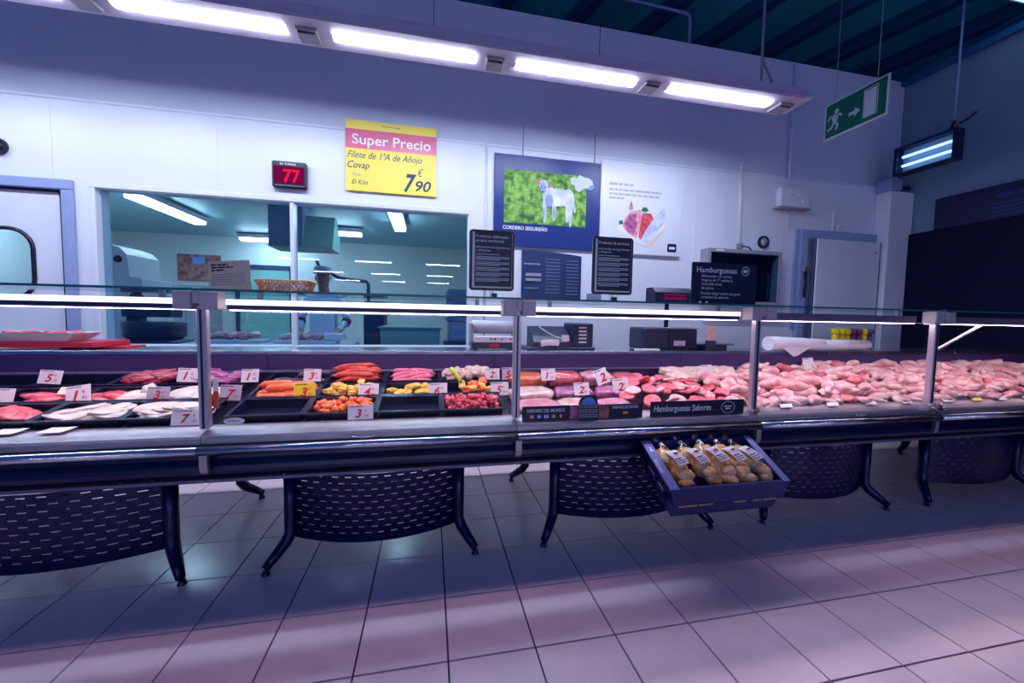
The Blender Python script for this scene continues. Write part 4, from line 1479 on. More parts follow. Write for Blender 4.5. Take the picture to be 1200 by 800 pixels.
# weighing scale with label printer and display head
r = thing('weighing_scale', 'black weighing scale with raised customer display on the worktop', 'scale', (3.12, 1.14, WT))
MB().bevbox(2.86, 3.14, 1.05, 1.27, WT + .004, WT + .175, .012).build('printer_body', 'dark_plastic', r)
bx = MB().bevbox(3.085, 3.33, 1.035, 1.26, WT + .004, WT + .165, .008).build('keypad_body', 'black_plastic', r)
MB().box(3.12, 3.22, 1.032, 1.035, WT + .035, WT + .075).build('price_label', 'paper_grey', bx)
MB().bevbox(3.08, 3.34, 1.03, 1.26, WT + .166, WT + .176, .002).build('tray_lid', 'grey_plastic', bx)
MB().bevbox(3.36, 3.66, 1.02, 1.28, WT + .04, WT + .055, .004).build('weighing_plate', 'steel', r)
MB().bevbox(3.40, 3.62, 1.05, 1.26, WT, WT + .04, .004).build('plate_base', 'dark_plastic', r)
MB().tube([(3.18, 1.24, WT + .16), (3.18, 1.24, WT + .42)], .018, 10).build('display_pole', 'dark_plastic', r)
hd = MB().prism_x([(1.16, WT + .38), (1.16, WT + .46), (1.20, WT + .50), (1.30, WT + .50), (1.30, WT + .38)], 3.02, 3.36).build('display_head', 'dark_plastic', r)
MB().box(3.10, 3.30, 1.156, 1.16, WT + .405, WT + .425).build('display_line', 'led_panel', hd)
MB().box(3.10, 3.30, 1.156, 1.16, WT + .435, WT + .45).build('display_line', 'led_panel', hd)
MB().bevbox(2.79, 2.98, 1.0, 1.05, WT + .0, WT + .012, .002).build('paper_slip', 'paper', r)
r = thing('pink_tag', 'pink price tag standing behind the hamburgers near the scale', 'tag', (3.42, 1.01, WT))
MB().box(3.39, 3.47, 1.008, 1.011, WT + .08, WT + .19).build('card', 'patty_pale', r)
MB().bevbox(3.385, 3.475, 1.0, 1.02, WT, WT + .08, .004).build('card_stand', 'dark_plastic', r)

# paper roll and bottles
r = thing('wrapping_paper_roll', 'long white roll of wrapping paper on the worktop above the chicken', 'paper roll', (4.6, 1.08, WT))
MB().tube([(3.98, 1.02, WT + .060), (4.55, 1.05, WT + .050), (4.56, 1.05, WT + .05)], [.058, .048, .046], 16).build('roll', 'paper', r)
MB().tube([(4.562, 1.05, WT + .05), (5.12, 1.10, WT + .045)], .044, 16).build('roll', 'paper', r)
MB().tube([(4.556, 1.048, WT + .05), (4.566, 1.05, WT + .05)], .016, 10).build('roll_core', 'meat_dark', r)
MB().add([(4.06, .985, WT + .045), (4.36, .978, WT + .03), (4.22, .966, WT - .04), (4.18, .966, WT - .045)], [(0, 1, 2, 3)]).build('loose_end', 'paper', r)


def bottle(x, y, m, label, group):
    z = WT + .001
    r = thing('sauce_bottle', label, 'bottle', (x, y, z), group)
    MB().lathe([(.0001, 0), (.024, 0), (.027, .006), (.025, .08), (.027, .11), (.022, .135), (.0001, .14)], (x, y, z + .0), 14).build('bottle_body', m, r)
    MB().lathe([(.0001, .138), (.030, .138), (.032, .144), (.032, .178), (.028, .185), (.0001, .187)], (x, y, z), 14).build('cap', m, r)


for i, (m, g) in enumerate((('ketchup_yellow', 'yellow'), ('ketchup_yellow', 'yellow'), ('ketchup_yellow', 'yellow'), ('bottle_purple', 'purple'), ('bottle_purple', 'purple'), ('ketchup_yellow', 'last'), ('bottle_violet', 'violet'))):
    lb = {'yellow': 'yellow sauce bottle in the group of three at the left of the row', 'purple': 'dark purple sauce bottle between the yellow bottles',
          'last': 'single yellow sauce bottle right of the purple bottles', 'violet': 'violet sauce bottle at the right end of the row'}[g]
    bottle(4.93 + i * .066, 1.235, m, lb, 'sauce bottles on the worktop')

# ============================================================ ON THE BACK WALL
FY = WY - .004
# number display
r = thing('number_display', 'black queue number display showing red 77 above the window', 'display', (.03, WY, 2.37))
MB().bevbox(-.112, .166, WY - .055, WY - .001, 2.367, 2.592, .010).build('case', 'black_plastic', r)
MB().box(-.095, .150, WY - .058, WY - .055, 2.398, 2.548).build('screen', 'led_panel', r)
write(r, '77', (-.018, WY - .060, 2.412), .155, 'led_red', bold=.015, width=.135)
write(r, 'SU TURNO', (-.045, WY - .057, 2.560), .020, 'ink_white', bold=.012, width=.13)
lines(r, (-.09, WY - .057, 2.380), UX, UZ, [(0, .235, 0, .005)], 'ink_grey')

# yellow price poster
r = thing('price_poster', 'yellow price poster with pink band on the wall above the window', 'poster', (.89, WY, 2.40))
MB().bevbox(.487, 1.297, WY - .026, WY - .014, 2.395, 3.025, .002).build('poster_board', 'poster_yellow', r)
yy = WY - .0272
MB().box(.487, 1.297, WY - .0268, WY - .0262, 2.775, 2.945).build('red_band', 'poster_red', r)
write(r, 'Super Precio', (.545, yy - .0006, 2.815), .125, 'ink_white', bold=.012, width=.70)
write(r, 'Filete de 1ªA de Añojo', (.505, yy, 2.690), .085, 'ink_navy', shear=.3, width=.66)
write(r, 'Covap', (.505, yy, 2.600), .085, 'ink_navy', shear=.3, bold=.006, width=.19)
write(r, 'Pieza', (.545, yy, 2.530), .04, 'ink_grey', shear=.3, width=.07)
write(r, 'El Kilo', (.540, yy, 2.455), .062, 'ink_navy', shear=.3, width=.14)
write(r, '7', (1.00, yy, 2.425), .225, 'ink_navy', bold=.03, shear=.3, width=.115)
write(r, '€', (1.125, yy, 2.570), .095, 'ink_navy', shear=.3, width=.05)
write(r, '90', (1.105, yy, 2.435), .135, 'ink_navy', bold=.016, shear=.25, width=.145)
MB().box(.80, .97, yy - .001, yy, 2.985, 2.991).build('clip_slot', 'ink_grey', r)

# lamb poster
r = thing('lamb_poster', 'navy poster with a photo of a white lamb on green grass', 'poster', (2.41, WY, 1.97))
PX0, PX1, PZ0, PZ1 = 1.955, 2.815, 2.205, 2.720
MB().bevbox(1.855, 2.965, WY - .030, WY - .014, 1.975, 2.865, .002).build('poster_board', 'poster_navy', r)
pic = MB().box(PX0, PX1, WY - .0325, WY - .0302, PZ0, PZ1).build('photo', 'grass', r)


def uv(u, v):
    return (PX0 + u * (PX1 - PX0), PZ0 + v * (PZ1 - PZ0))


ELN = [0]


def ell(b, u, v, ru, rv, rot=0, y=0.0, n=18):
    c = uv(u, v)
    pts = []
    for k in range(n):
        a = 2 * PI * k / n
        x, z = ru * math.cos(a) * (PX1 - PX0), rv * math.sin(a) * (PZ1 - PZ0)
        pts.append((c[0] + x * math.cos(rot) - z * math.sin(rot), c[1] + x * math.sin(rot) + z * math.cos(rot)))
    ELN[0] += 1
    b.prism(pts, (0, WY - .0335 - y - ELN[0] * .00006, 0), UX, UZ, .0008)
    return b


b = MB()
ell(b, .645, .545, .175, .175, .06)
ell(b, .54, .56, .085, .19, .1)
ell(b, .78, .52, .07, .2, 0)
ell(b, .465, .77, .055, .09, 0)
for (u, v, l) in ((.485, .30, .28), (.60, .30, .22), (.765, .28, .22), (.805, .24, .26)):
    ell(b, u, v, .024, l, 0)
ell(b, .85, .36, .016, .10, .15)
b.build('lamb_body_print', 'wool', pic)
b = MB()
ell(b, .46, .70, .036, .105, .05, .001)
ell(b, .475, .20, .016, .12, 0, .001)
ell(b, .60, .24, .016, .12, 0, .001)
ell(b, .535, .47, .05, .12, 0, .001)
b.build('lamb_shade_print', 'lamb_face', pic)
b = MB()
ell(b, .395, .80, .036, .034, -.5, .001)
ell(b, .545, .745, .034, .030, .3, .001)
b.build('lamb_ear_print', 'lamb_pink', pic)
b = MB()
ell(b, .442, .72, .006, .014, 0, .002)
ell(b, .487, .715, .006, .014, 0, .002)
ell(b, .455, .625, .014, .014, 0, .002)
b.build('lamb_eye_print', 'ink_black', pic)
mp = [(.79, .93), (.84, .97), (.87, .93), (.91, 1.02), (.96, .97), (1.03, .97), (1.07, .92), (1.08, .86), (1.10, .80), (1.06, .74), (1.00, .77), (.95, .75), (.91, .68), (.86, .72), (.85, .80), (.80, .84)]
MB().prism([uv(u, v) for u, v in mp], (0, WY - .0345, 0), UX, UZ, .001).build('map_print', 'map_white', r)
MB().prism([uv(u, v) for u, v in ((1.05, .83), (1.08, .85), (1.10, .80), (1.06, .745), (1.02, .77))], (0, WY - .0355, 0), UX, UZ, .0008).build('map_region_print', 'sky_blue', r)
write(r, 'CORDERO SEGUREÑO', (1.945, WY - .0325, 2.140), .048, 'ink_white', bold=.018, width=.46)
for xx in (2.14, 2.90):
    MB().tube([(xx, WY - .02, 2.865), (xx, WY - .02, 3.16)], .006, 6).build('hanging_rod', 'grey_plastic', r)

# meat poster
r = thing('meat_poster', 'white poster with a photo of pink meat cuts right of the lamb', 'poster', (3.44, WY, 1.96))
MB().bevbox(2.975, 3.925, WY - .026, WY - .014, 1.965, 2.905, .002).build('poster_board', 'white_panel', r)
MB().box(2.975, 3.925, WY - .03, WY - .014, 1.955, 1.964).build('lower_edge', 'ink_grey', r)
lines(r, (3.07, WY - .0265, 0), UX, UZ, [(0, .27, 2.665, .026), (0, .60, 2.610, .022), (0, .58, 2.565, .022), (0, .18, 2.525, .022)], 'paper_grey', 'faint_text_line')


def patch(pts, y, m, nm):
    return MB().prism(pts, (0, WY - .0265 - y, 0), UX, UZ, .0008).build(nm, m, r)


patch([(3.30, 2.10), (3.52, 2.06), (3.78, 2.30), (3.70, 2.20), (3.55, 2.03)], .0, 'tan_card', 'dish_print')
patch([(3.17, 2.24), (3.20, 2.20), (3.45, 2.075), (3.50, 2.085), (3.74, 2.27), (3.72, 2.30), (3.60, 2.36), (3.40, 2.37), (3.22, 2.30)], .001, 'ink_white', 'dish_print')
patch([(3.23, 2.25), (3.26, 2.34), (3.33, 2.41), (3.43, 2.43), (3.47, 2.34), (3.44, 2.22), (3.39, 2.13), (3.30, 2.18)], .002, 'meat_pink', 'meat_cut_print')
patch([(3.25, 2.27), (3.30, 2.37), (3.38, 2.39), (3.40, 2.28), (3.37, 2.17), (3.29, 2.20)], .003, 'purple_meat', 'meat_cut_print')
patch([(3.42, 2.15), (3.46, 2.40), (3.56, 2.40), (3.60, 2.33), (3.52, 2.20), (3.46, 2.11)], .0025, 'meat_red', 'meat_cut_print')
patch([(3.45, 2.11), (3.50, 2.22), (3.60, 2.36), (3.70, 2.47), (3.74, 2.42), (3.71, 2.30), (3.60, 2.17), (3.51, 2.09)], .0035, 'wool', 'meat_cut_print')
patch([(3.30, 2.42), (3.31, 2.50), (3.33, 2.51), (3.35, 2.43)], .003, 'lamb_pink', 'bone_print')
patch([(3.44, 2.42), (3.46, 2.46), (3.50, 2.46), (3.53, 2.43), (3.49, 2.41)], .004, 'green_sign', 'herb_print')
patch([(3.19, 2.26), (3.19, 2.30), (3.23, 2.31), (3.24, 2.27)], .004, 'green_sign', 'herb_print')
MB().prism(rrect(3.825, 2.05, .055, .045, .012, 3), (0, WY - .027, 0), UX, UZ, .0008).build('logo_print', 'sign_black', r)
MB().box(3.79, 3.86, WY - .0285, WY - .0278, 2.035, 2.062).build('logo_print_mark', 'ink_white', r)

# curved dark menu sheet
r = thing('menu_sheet', 'dark blue price list sheet on the wall between the black notices', 'poster', (2.46, WY, 1.46))
b = MB()
n = 10
v, f = [], []
for i in range(n + 1):
    u = i / n
    x = 2.15 + .64 * u
    yv = WY - .012 - .02 * math.sin(u * PI)
    v += [(x, yv, 1.455 + .01 * u), (x, yv, 1.945 - .035 * u * u)]
for i in range(n):
    f.append((i * 2, i * 2 + 2, i * 2 + 3, i * 2 + 1))
b.add(v, f)
b.add([(p[0], p[1] + .003, p[2]) for p in v], [tuple(reversed(q)) for q in f])
b.build('sheet', 'ink_navy', r)
o = Vector((0, WY - .034, 0))
lines(r, o, UX, UZ, [(2.17, 2.34, 1.80, .014)] + [(2.18, 2.33, 1.56, .01)], 'ink_grey')
lines(r, o, UX, UZ, [(2.40, 2.55, 1.86 - .034 * k, .008) for k in range(11)] + [(2.62, 2.75, 1.85 - .034 * k, .008) for k in range(11)], 'prep_shade', 'price_line')
for zz in (1.685, 1.635):
    MB().box(2.19, 2.35, WY - .036, WY - .034, zz, zz + .03).build('text_block', 'ink_grey', r)

# emergency light, thermometer, conduits
r = thing('emergency_light', 'white emergency light box high on the wall left of the cold room door', 'lamp', (5.36, WY, 2.58))
MB().bevbox(5.155, 5.56, WY - .07, WY, 2.59, 2.81, .010).build('housing', 'white_plastic', r)
MB().bevbox(5.12, 5.56, WY - .085, WY, 2.568, 2.588, .004).build('lower_lip', 'grey_plastic', r)
for xx, zz in ((5.30, 2.75), (5.40, 2.74), (5.47, 2.66)):
    MB().lathe([(.0001, -.004), (.02, -.004), (.022, 0), (.0001, 0)], (xx, WY - .07, zz), 10, 'y').build('lens', 'paper', r)
r = thing('round_clock', 'small black round clock on the wall above the wall box', 'clock', (5.01, WY, 2.18))
MB().lathe([(.0001, -.02), (.048, -.02), (.052, -.03), (.068, -.03), (.072, -.015), (.072, 0), (.0001, 0)], (5.01, WY, 2.185), 22, 'y').build('clock_case', 'black_plastic', r)
MB().lathe([(.0001, -.0225), (.046, -.0225), (.046, -.021), (.0001, -.021)], (5.01, WY, 2.185), 20, 'y').build('dial', 'paper_grey', r)
MB().box(5.008, 5.012, WY - .025, WY - .0235, 2.185, 2.215).build('hand', 'ink_black', r)
MB().box(5.01, 5.03, WY - .025, WY - .0235, 2.183, 2.187).build('hand', 'ink_black', r)
r = thing('conduit', 'white vertical conduit with socket above the wall box', 'conduit', (4.68, WY, 2.13))
MB().tube([(4.66, WY - .014, 3.05), (4.69, WY - .014, 2.15)], .013, 8).build('pipe', 'white_plastic', r)
MB().bevbox(4.655, 4.73, WY - .03, WY, 2.09, 2.15, .006).build('socket', 'grey_plastic', r)
MB().tube([(4.70, WY - .03, 2.12), (4.78, WY - .05, 2.11), (4.88, WY - .05, 2.02), (4.96, WY - .04, 1.92), (5.02, WY - .03, 1.86)], .008, 8).build('cable', 'dark_plastic', r)
tag(MB().tube([(5.30, WY - .012, 4.2), (5.32, WY - .012, 2.82)], .010, 8).tube([(5.34, WY - .012, 2.57), (5.34, WY - .012, 2.36)], .010, 8).build('conduit', 'white_plastic', None, (5.32, WY, 2.36)), 'thin vertical conduit running through the emergency light', 'conduit')
tag(MB().tube([(5.98, WY - .012, 2.37), (5.98, WY - .012, 2.55), (6.0, WY - .012, 2.62)], .012, 8).tube([(6.06, WY - .012, 2.36), (6.06, WY - .012, 2.45)], .016, 8).build('conduit', 'white_plastic', None, (6.0, WY, 2.36)), 'short conduit stub above the cold room door', 'conduit')
tag(MB().tube([(1.775, WY - .012, 3.0), (1.775, WY - .012, 1.0)], .008, 8).build('conduit', 'white_plastic', None, (1.775, WY, 1.0)), 'thin white conduit on the wall left of the lamb poster', 'conduit')
# dome at the left edge
tag(MB().lathe([(.0001, -.07), (.03, -.066), (.055, -.045), (.065, -.012), (.065, 0), (.0001, 0)], (-2.06, WY, 2.52), 18, 'y').build('wall_dome', 'black_plastic', None, (-2.06, WY, 2.5)), 'black dome on the wall above the left swing door', 'camera')

# glass fronted wall box
r = thing('wall_box', 'dark glass fronted wall box partly hidden behind the hamburger sign', 'cabinet', (4.68, WY, 1.45))
b = MB()
for q_ in ((4.20, 5.16, 2.02, 2.06), (4.20, 5.16, 1.45, 1.49), (4.20, 4.24, 1.49, 2.02), (5.12, 5.16, 1.49, 2.02)):
    b.bevbox(q_[0], q_[1], WY - .13, WY - .001, q_[2], q_[3], .003)
b.build('box_frame', 'grey_plastic', r)
MB().box(4.24, 5.12, WY - .03, WY - .01, 1.49, 2.02).build('back_plate', 'dark_plastic', r)
MB().box(4.24, 5.12, WY - .125, WY - .12, 1.49, 2.02).build('glass_door', 'glass_window', r)
MB().box(4.30, 4.40, WY - .132, WY - .13, 2.032, 2.05).build('badge', 'ink_white', r)
for i, xx in enumerate((4.80, 4.88, 4.97, 5.05)):
    kn = MB().bevbox(xx - .015, xx + .015, WY - .07, WY - .05, 1.82, 1.96, .004).build('knife_handle', 'black_plastic', r)
    MB().prism([(-.02, 0), (.02, 0), (.02, -.26), (0, -.31), (-.02, -.22)], (xx, WY - .06, 1.82), UX, UZ, .002).build('knife_blade', 'steel', kn)
# small switch near the menu sheet
tag(MB().bevbox(2.86, 3.02, WY - .03, WY, 1.45, 1.53, .006).build('wall_switch', 'prep_shade', None, (2.94, WY, 1.45)), 'small grey switch box on the wall right of the price list', 'switch')

# ============================================================ RIGHT SIDE
r = thing('dark_wall_panel', 'large dark navy panel covering the right wall', 'panel', (6.96, .6, 0))
MB().bevbox(6.94, 6.999, -1.6, 2.15, .1, 2.36, .004).build('lower_panel', 'navy_matt', r)
up = MB().bevbox(6.95, 6.999, -1.6, 1.81, 2.362, 2.715, .004).build('upper_panel', 'navy', r)
lines(up, (6.949, 1.33, 2.36), (0, -1, 0), UZ, [(.02, .40, .22, .045), (.0, .42, .155, .018), (0, .42, .115, .018), (0, .42, .075, .018), (0, .42, .035, .018)], 'poster_navy', 'panel_text_line')

r = thing('exit_sign', 'green emergency exit sign with running figure hanging from the roof', 'sign', (5.0, 1.26, 3.03))
EY, LY = Vector((5.0, 1.53, 3.03)), Vector((0, -1, 0))
MB().box(5.0, 5.012, .985, 1.53, 3.03, 3.365).build('sign_plate', 'sign_frame', r)
MB().box(4.997, 5.0, 1.00, 1.515, 3.045, 3.35).build('green_face', 'green_sign', r)


def pict(polys, m, nm):
    b_ = MB()
    for p_ in polys:
        b_.prism(p_, EY + Vector((-.0045, 0, 0)), LY, UZ, .0015)
    return b_.build(nm, m, r)


def circ(cx_, cz_, rr):
    return [(cx_ + rr * math.cos(k * PI / 6), cz_ + rr * math.sin(k * PI / 6)) for k in range(12)]


pict([circ(.115, .235, .022), [(.07, .205), (.10, .215), (.135, .195), (.125, .14), (.085, .13)], [(.07, .205), (.045, .17), (.03, .175), (.055, .215)], [(.13, .195), (.16, .17), (.17, .185), (.14, .21)],
      [(.09, .14), (.12, .14), (.145, .10), (.12, .06), (.105, .07), (.12, .10)], [(.085, .135), (.105, .135), (.08, .09), (.035, .075), (.035, .095), (.065, .105)]], 'sign_frame', 'running_figure')
pict([[(.23, .16), (.28, .16), (.28, .185), (.325, .145), (.28, .105), (.28, .13), (.23, .13)]], 'sign_frame', 'arrow')
pict([[(.36, .05), (.455, .05), (.455, .28), (.36, .28)]], 'sign_frame', 'door_shape')
pict([[(.352, .05), (.357, .05), (.357, .29), (.463, .29), (.463, .05), (.468, .05), (.468, .296), (.352, .296)]], 'sign_frame', 'door_outline')
for yv in (1.08, 1.44):
    MB().tube([(5.006, yv, 5.6), (5.006, yv, 3.365)], .003, 5).build('hanging_wire', 'grey_plastic', r)

r = thing('insect_trap', 'blue lit insect trap with two tubes hanging in the right corner', 'insect trap', (6.62, 1.72, 3.0))
b = MB()
for q_ in ((1.44, 2.0, 2.995, 3.02), (1.44, 2.0, 3.29, 3.315), (1.44, 1.47, 3.02, 3.29), (1.97, 2.0, 3.02, 3.29)):
    b.bevbox(6.56, 6.68, q_[0], q_[1], q_[2], q_[3], .004)
b.build('trap_frame', 'navy', r)
MB().box(6.665, 6.68, 1.47, 1.97, 3.02, 3.29).build('back_plate', 'frame_blue', r)
for zz in (3.10, 3.20):
    MB().tube([(6.61, 1.50, zz), (6.61, 1.94, zz)], .014, 10).build('uv_tube', 'uv_tube', r)
MB().tube([(6.62, 1.50, 5.6), (6.62, 1.50, 3.40)], .010, 8).build('hanging_rod', 'frame_blue', r)
MB().lathe([(.05, .0), (.03, .03), (.012, .09)], (6.62, 1.50, 3.32), 12).build('hook_cap', 'navy', r)
MB().tube([(6.62, 1.46, 3.36), (6.62, 1.38, 3.38), (6.62, 1.33, 3.42)], .012, 6).build('plug', 'navy', r)


# ============================================================ PREPARATION ROOM BEHIND THE WINDOW
RX0, RX1, RY0, RY1, RZ = -4.4, 2.45, WY + .14, 6.9, 2.72
struct('wall_prep_back', MB().box(RX0, RX1, RY1, RY1 + .1, 0, RZ), 'prep_wall')
struct('wall_prep_left', MB().box(RX0 - .1, RX0, RY0, RY1 + .1, 0, RZ), 'prep_wall')
struct('wall_prep_right', MB().box(RX1, RX1 + .1, RY0, RY1 + .1, 0, RZ), 'prep_wall')
struct('ceiling_prep', MB().box(RX0 - .1, RX1 + .1, RY0, RY1 + .1, RZ, RZ + .1), 'prep_ceil')
struct('floor_prep', MB().box(RX0, RX1, RY0, RY1, -.003, .004), 'prep_floor')


def prep_lamp(x0, x1, y0, y1, label):
    r = thing('prep_room_lamp', label, 'ceiling light', ((x0 + x1) / 2, (y0 + y1) / 2, 2.60), 'lamps in the preparation room')
    MB().bevbox(x0 - .02, x1 + .02, y0 - .02, y1 + .02, 2.63, 2.70, .005).build('lamp_body', 'lamp_body', r)
    MB().bevbox(x0, x1, y0, y1, 2.585, 2.63, .012, 2).build('diffuser', 'prep_light', r)
    MB().box((x0 + x1) / 2 - .02, (x0 + x1) / 2 + .02, (y0 + y1) / 2 - .02, (y0 + y1) / 2 + .02, 2.70, 2.72).build('mount', 'grey_plastic', r)


prep_lamp(-2.27, -2.11, 3.8, 5.2, 'long ceiling light seen through the left half of the window')
prep_lamp(.70, .86, 3.4, 4.8, 'ceiling light seen through the right half of the window')
prep_lamp(-2.15, -1.25, 6.35, 6.50, 'far crosswise ceiling light behind the window, left of the mullion')
prep_lamp(-.55, .1, 5.3, 5.45, 'crosswise ceiling light behind the window, beside the mullion')
prep_lamp(-3.9, -3.75, 3.6, 5.0, 'ceiling light behind the swing door porthole')

# tall white machine on the left
r = thing('ice_machine', 'tall white machine with round top behind the window left edge', 'machine', (-2.2, 3.35, 0))
MB().prism([(-2.45, .05), (-1.75, .05), (-1.75, 1.60), (-1.86, 1.62), (-1.88, 1.85), (-1.94, 1.92), (-2.06, 1.96), (-2.3, 1.97), (-2.45, 1.92)], (0, 3.2, 0), UX, UZ, .5).build('machine_body', 'white_plastic', r)
MB().lathe([(.0001, -.01), (.035, -.01), (.04, 0), (.0001, 0)], (-1.96, 3.2, 1.80), 14, 'y').build('dial', 'black_plastic', r)
MB().lathe([(.0001, -.02), (.06, -.02), (.065, 0), (.0001, 0)], (-1.80, 3.2, 1.40), 14, 'y').build('knob', 'bottle_purple', r)
for xx in (-2.4, -1.8):
    MB().box(xx - .03, xx + .03, 3.25, 3.65, 0.004, .05).build('foot', 'dark_plastic', r)

# posters and openings on the far wall
r = thing('meat_picture', 'dark meat picture with a blue mark on the far wall of the preparation room', 'picture', (-3.0, RY1, 1.9))
MB().bevbox(-3.42, -2.70, RY1 - .03, RY1, 1.85, 2.35, .004).build('picture_board', 'poster_meat', r)
MB().box(-3.16, -2.96, RY1 - .034, RY1 - .03, 2.18, 2.30).build('blue_mark', 'sky_blue', r)
r = thing('wall_cabinet', 'grey cabinet under the dark meat picture in the preparation room', 'cabinet', (-3.0, 6.6, 0))
MB().bevbox(-3.45, -2.70, 6.45, RY1 - .001, .004, 1.75, .008).build('cabinet_body', 'grey_plastic', r)
MB().box(-3.08, -3.075, 6.446, 6.45, .05, 1.72).build('door_gap', 'dark_plastic', r)
MB().bevbox(-3.05, -3.03, 6.43, 6.449, .9, 1.1, .003).build('handle', 'chrome', r)
d3 = thing('door_3', None, None, (-1.95, RY1, 0))
d3['kind'] = 'structure'
b = MB()
for q_ in ((-2.45, -1.42, 2.12, 2.20), (-2.45, -2.38, 0, 2.12), (-1.49, -1.42, 0, 2.12)):
    b.box(q_[0], q_[1], RY1 - .05, RY1, max(q_[2], .004), q_[3])
b.build('door_frame', 'prep_dark', d3)
MB().box(-2.38, -1.49, RY1 - .03, RY1, .004, 2.12).build('door_leaf', 'prep_panel', d3)

# hanging duct with hood, black bent bar
r = thing('air_duct', 'blue grey air duct box hanging from the ceiling beside the mullion', 'duct', (-.5, 4.3, RZ))
MB().bevbox(-.84, -.42, 4.05, 4.5, 2.16, RZ, .006).build('duct_box', 'prep_shade', r)
MB().prism_x([(4.05, 2.16), (4.5, 2.16), (4.5, 2.36), (4.32, 2.60), (4.2, 2.60)], -.42, -.05).build('hood', 'prep_panel', r)
MB().box(-.84, -.05, 4.045, 4.505, 2.145, 2.16).build('lower_edge', 'grey_plastic', r)
r = tag(MB().tube([(-.50, 5.0, 2.10), (-.46, 5.0, 2.0), (-.18, 5.0, 1.85), (.0, 5.0, 1.82), (.24, 5.0, 1.80), (.27, 5.0, 1.76), (.27, 5.0, .03)], .028, 8).build('bent_bar', 'prep_dark', None, (.27, 5.0, 0)), 'black bent bar behind the worker in the preparation room', 'bar')
tag(MB().tube([(.27, 5.0, .004), (.27, 5.0, .03)], .09, 12).build('bar_foot', 'prep_dark', None, (.27, 5, 0)), 'round foot of the black bent bar', 'bar foot')

PINKP = [slab_mesh('meat_pink', .06, .045, .03, 80 + i, .35) for i in range(3)]
# table with white trays
r = thing('prep_table', 'long white topped work table behind the window', 'table', (-.35, 2.85, 0))
MB().bevbox(-1.12, .46, 2.62, 3.02, .915, .955, .006).build('table_top', 'white_plastic', r)
for xx in (-1.05, .40):
    for yy in (2.68, 2.96):
        MB().box(xx - .02, xx + .02, yy - .02, yy + .02, .004, .915).build('leg', 'steel', r)
for xx in (-.62, -.28):
    MB().bevbox(xx - .06, xx + .06, 2.61, 2.66, .885, .914, .004).build('clamp', 'dark_plastic', r)
for x0, lb, g in ((-.72, 'white tray of pink meat on the work table left of the mullion', 'left'), (-.02, 'white tray of pink meat on the work table right of the mullion', 'right')):
    t_ = MB().bevbox(x0 - .30, x0 + .30, 2.68, 2.92, .957, .985, .008).build('white_tray', 'white_plastic', None, (x0, 2.8, .957))
    tag(t_, lb, 'tray')
    for i in range(9):
        link('meat_piece', PINKP[i % 3], TRS(x0 - .22 + i * .052, 2.80 + .04 * (i % 2), 1.012 + .012 * (i % 3), 0, 0, i * 1.3), 'pink meat piece on the white tray ' + g + ' of the mullion', 'meat', 'meat on the prep tray ' + g)
tag(MB().bevbox(.16, .34, 2.70, 2.90, .987, 1.06, .01).build('white_box', 'white_plastic', None, (.25, 2.8, .987)), 'small white box at the right end of the work table', 'box')

# dark machinery at the left under the window
r = thing('mixer_machine', 'dark machinery behind the lower left part of the window', 'machine', (-1.2, 2.9, 0))
MB().bevbox(-1.75, -1.16, 2.60, 3.05, .004, .98, .02).build('machine_base', 'prep_dark', r)
MB().lathe([(.0001, .98), (.20, .98), (.24, 1.02), (.25, 1.15), (.24, 1.16), (.0001, 1.10)], (-1.42, 2.83, 0), 20).build('bowl', 'dark_plastic', r)
MB().bevbox(-1.72, -1.62, 2.9, 3.05, .98, 1.20, .01).build('column', 'prep_dark', r)
MB().bevbox(-1.72, -1.30, 2.84, 3.05, 1.20, 1.28, .01).build('head', 'prep_dark', r)
tag(MB().bevbox(-1.50, -1.36, 2.86, 2.96, 1.281, 1.285, .001).build('yellow_paper', 'card_yellow', None, (-1.43, 2.9, 1.281)), 'yellow paper lying on the dark machinery', 'paper')

# right part: dark locker, teal bin, label machine
tag(MB().bevbox(.50, .72, 3.05, 3.45, .004, 1.42, .01).bevbox(.52, .70, 3.02, 3.05, .1, 1.38, .006).build('dark_locker', 'prep_dark', None, (.6, 3.2, 0)), 'dark blue locker right of the worker', 'locker')
r = thing('storage_bin', 'large teal storage bin behind the right half of the window', 'bin', (1.0, 3.0, 0))
wallq(wallq(MB().box(.78, 1.30, 2.75, 3.2, .004, .03), (.72, 2.70, 1.12), (1.36, 2.70, 1.12), (.78, 2.75, .03), (1.30, 2.75, .03), (0, .02, 0)), (.72, 3.25, 1.12), (1.36, 3.25, 1.12), (.78, 3.2, .03), (1.30, 3.2, .03), (0, -.02, 0)).build('bin_body', 'prep_panel', r)
wallq(wallq(MB(), (.72, 2.72, 1.12), (.72, 3.23, 1.12), (.78, 2.77, .03), (.78, 3.18, .03), (.02, 0, 0)), (1.36, 2.72, 1.12), (1.36, 3.23, 1.12), (1.30, 2.77, .03), (1.30, 3.18, .03), (-.02, 0, 0)).build('bin_side', 'prep_panel', r)
MB().bevbox(.70, 1.38, 2.68, 3.27, 1.12, 1.14, .004).build('lid', 'prep_panel', r)
r = thing('label_machine', 'grey blue machine with screen behind the right window edge', 'machine', (1.62, 2.75, 0))
MB().bevbox(1.40, 1.82, 2.55, 2.95, .004, .98, .01).build('stand', 'prep_dark', r)
MB().bevbox(1.44, 1.76, 2.58, 2.90, .98, 1.20, .015).build('machine_body', 'grey_plastic', r)
MB().bevbox(1.42, 1.78, 2.60, 2.88, 1.20, 1.56, .02).build('machine_head', 'prep_shade', r)
MB().box(1.47, 1.73, 2.575, 2.58, 1.01, 1.17).build('screen', 'frame_blue', r)

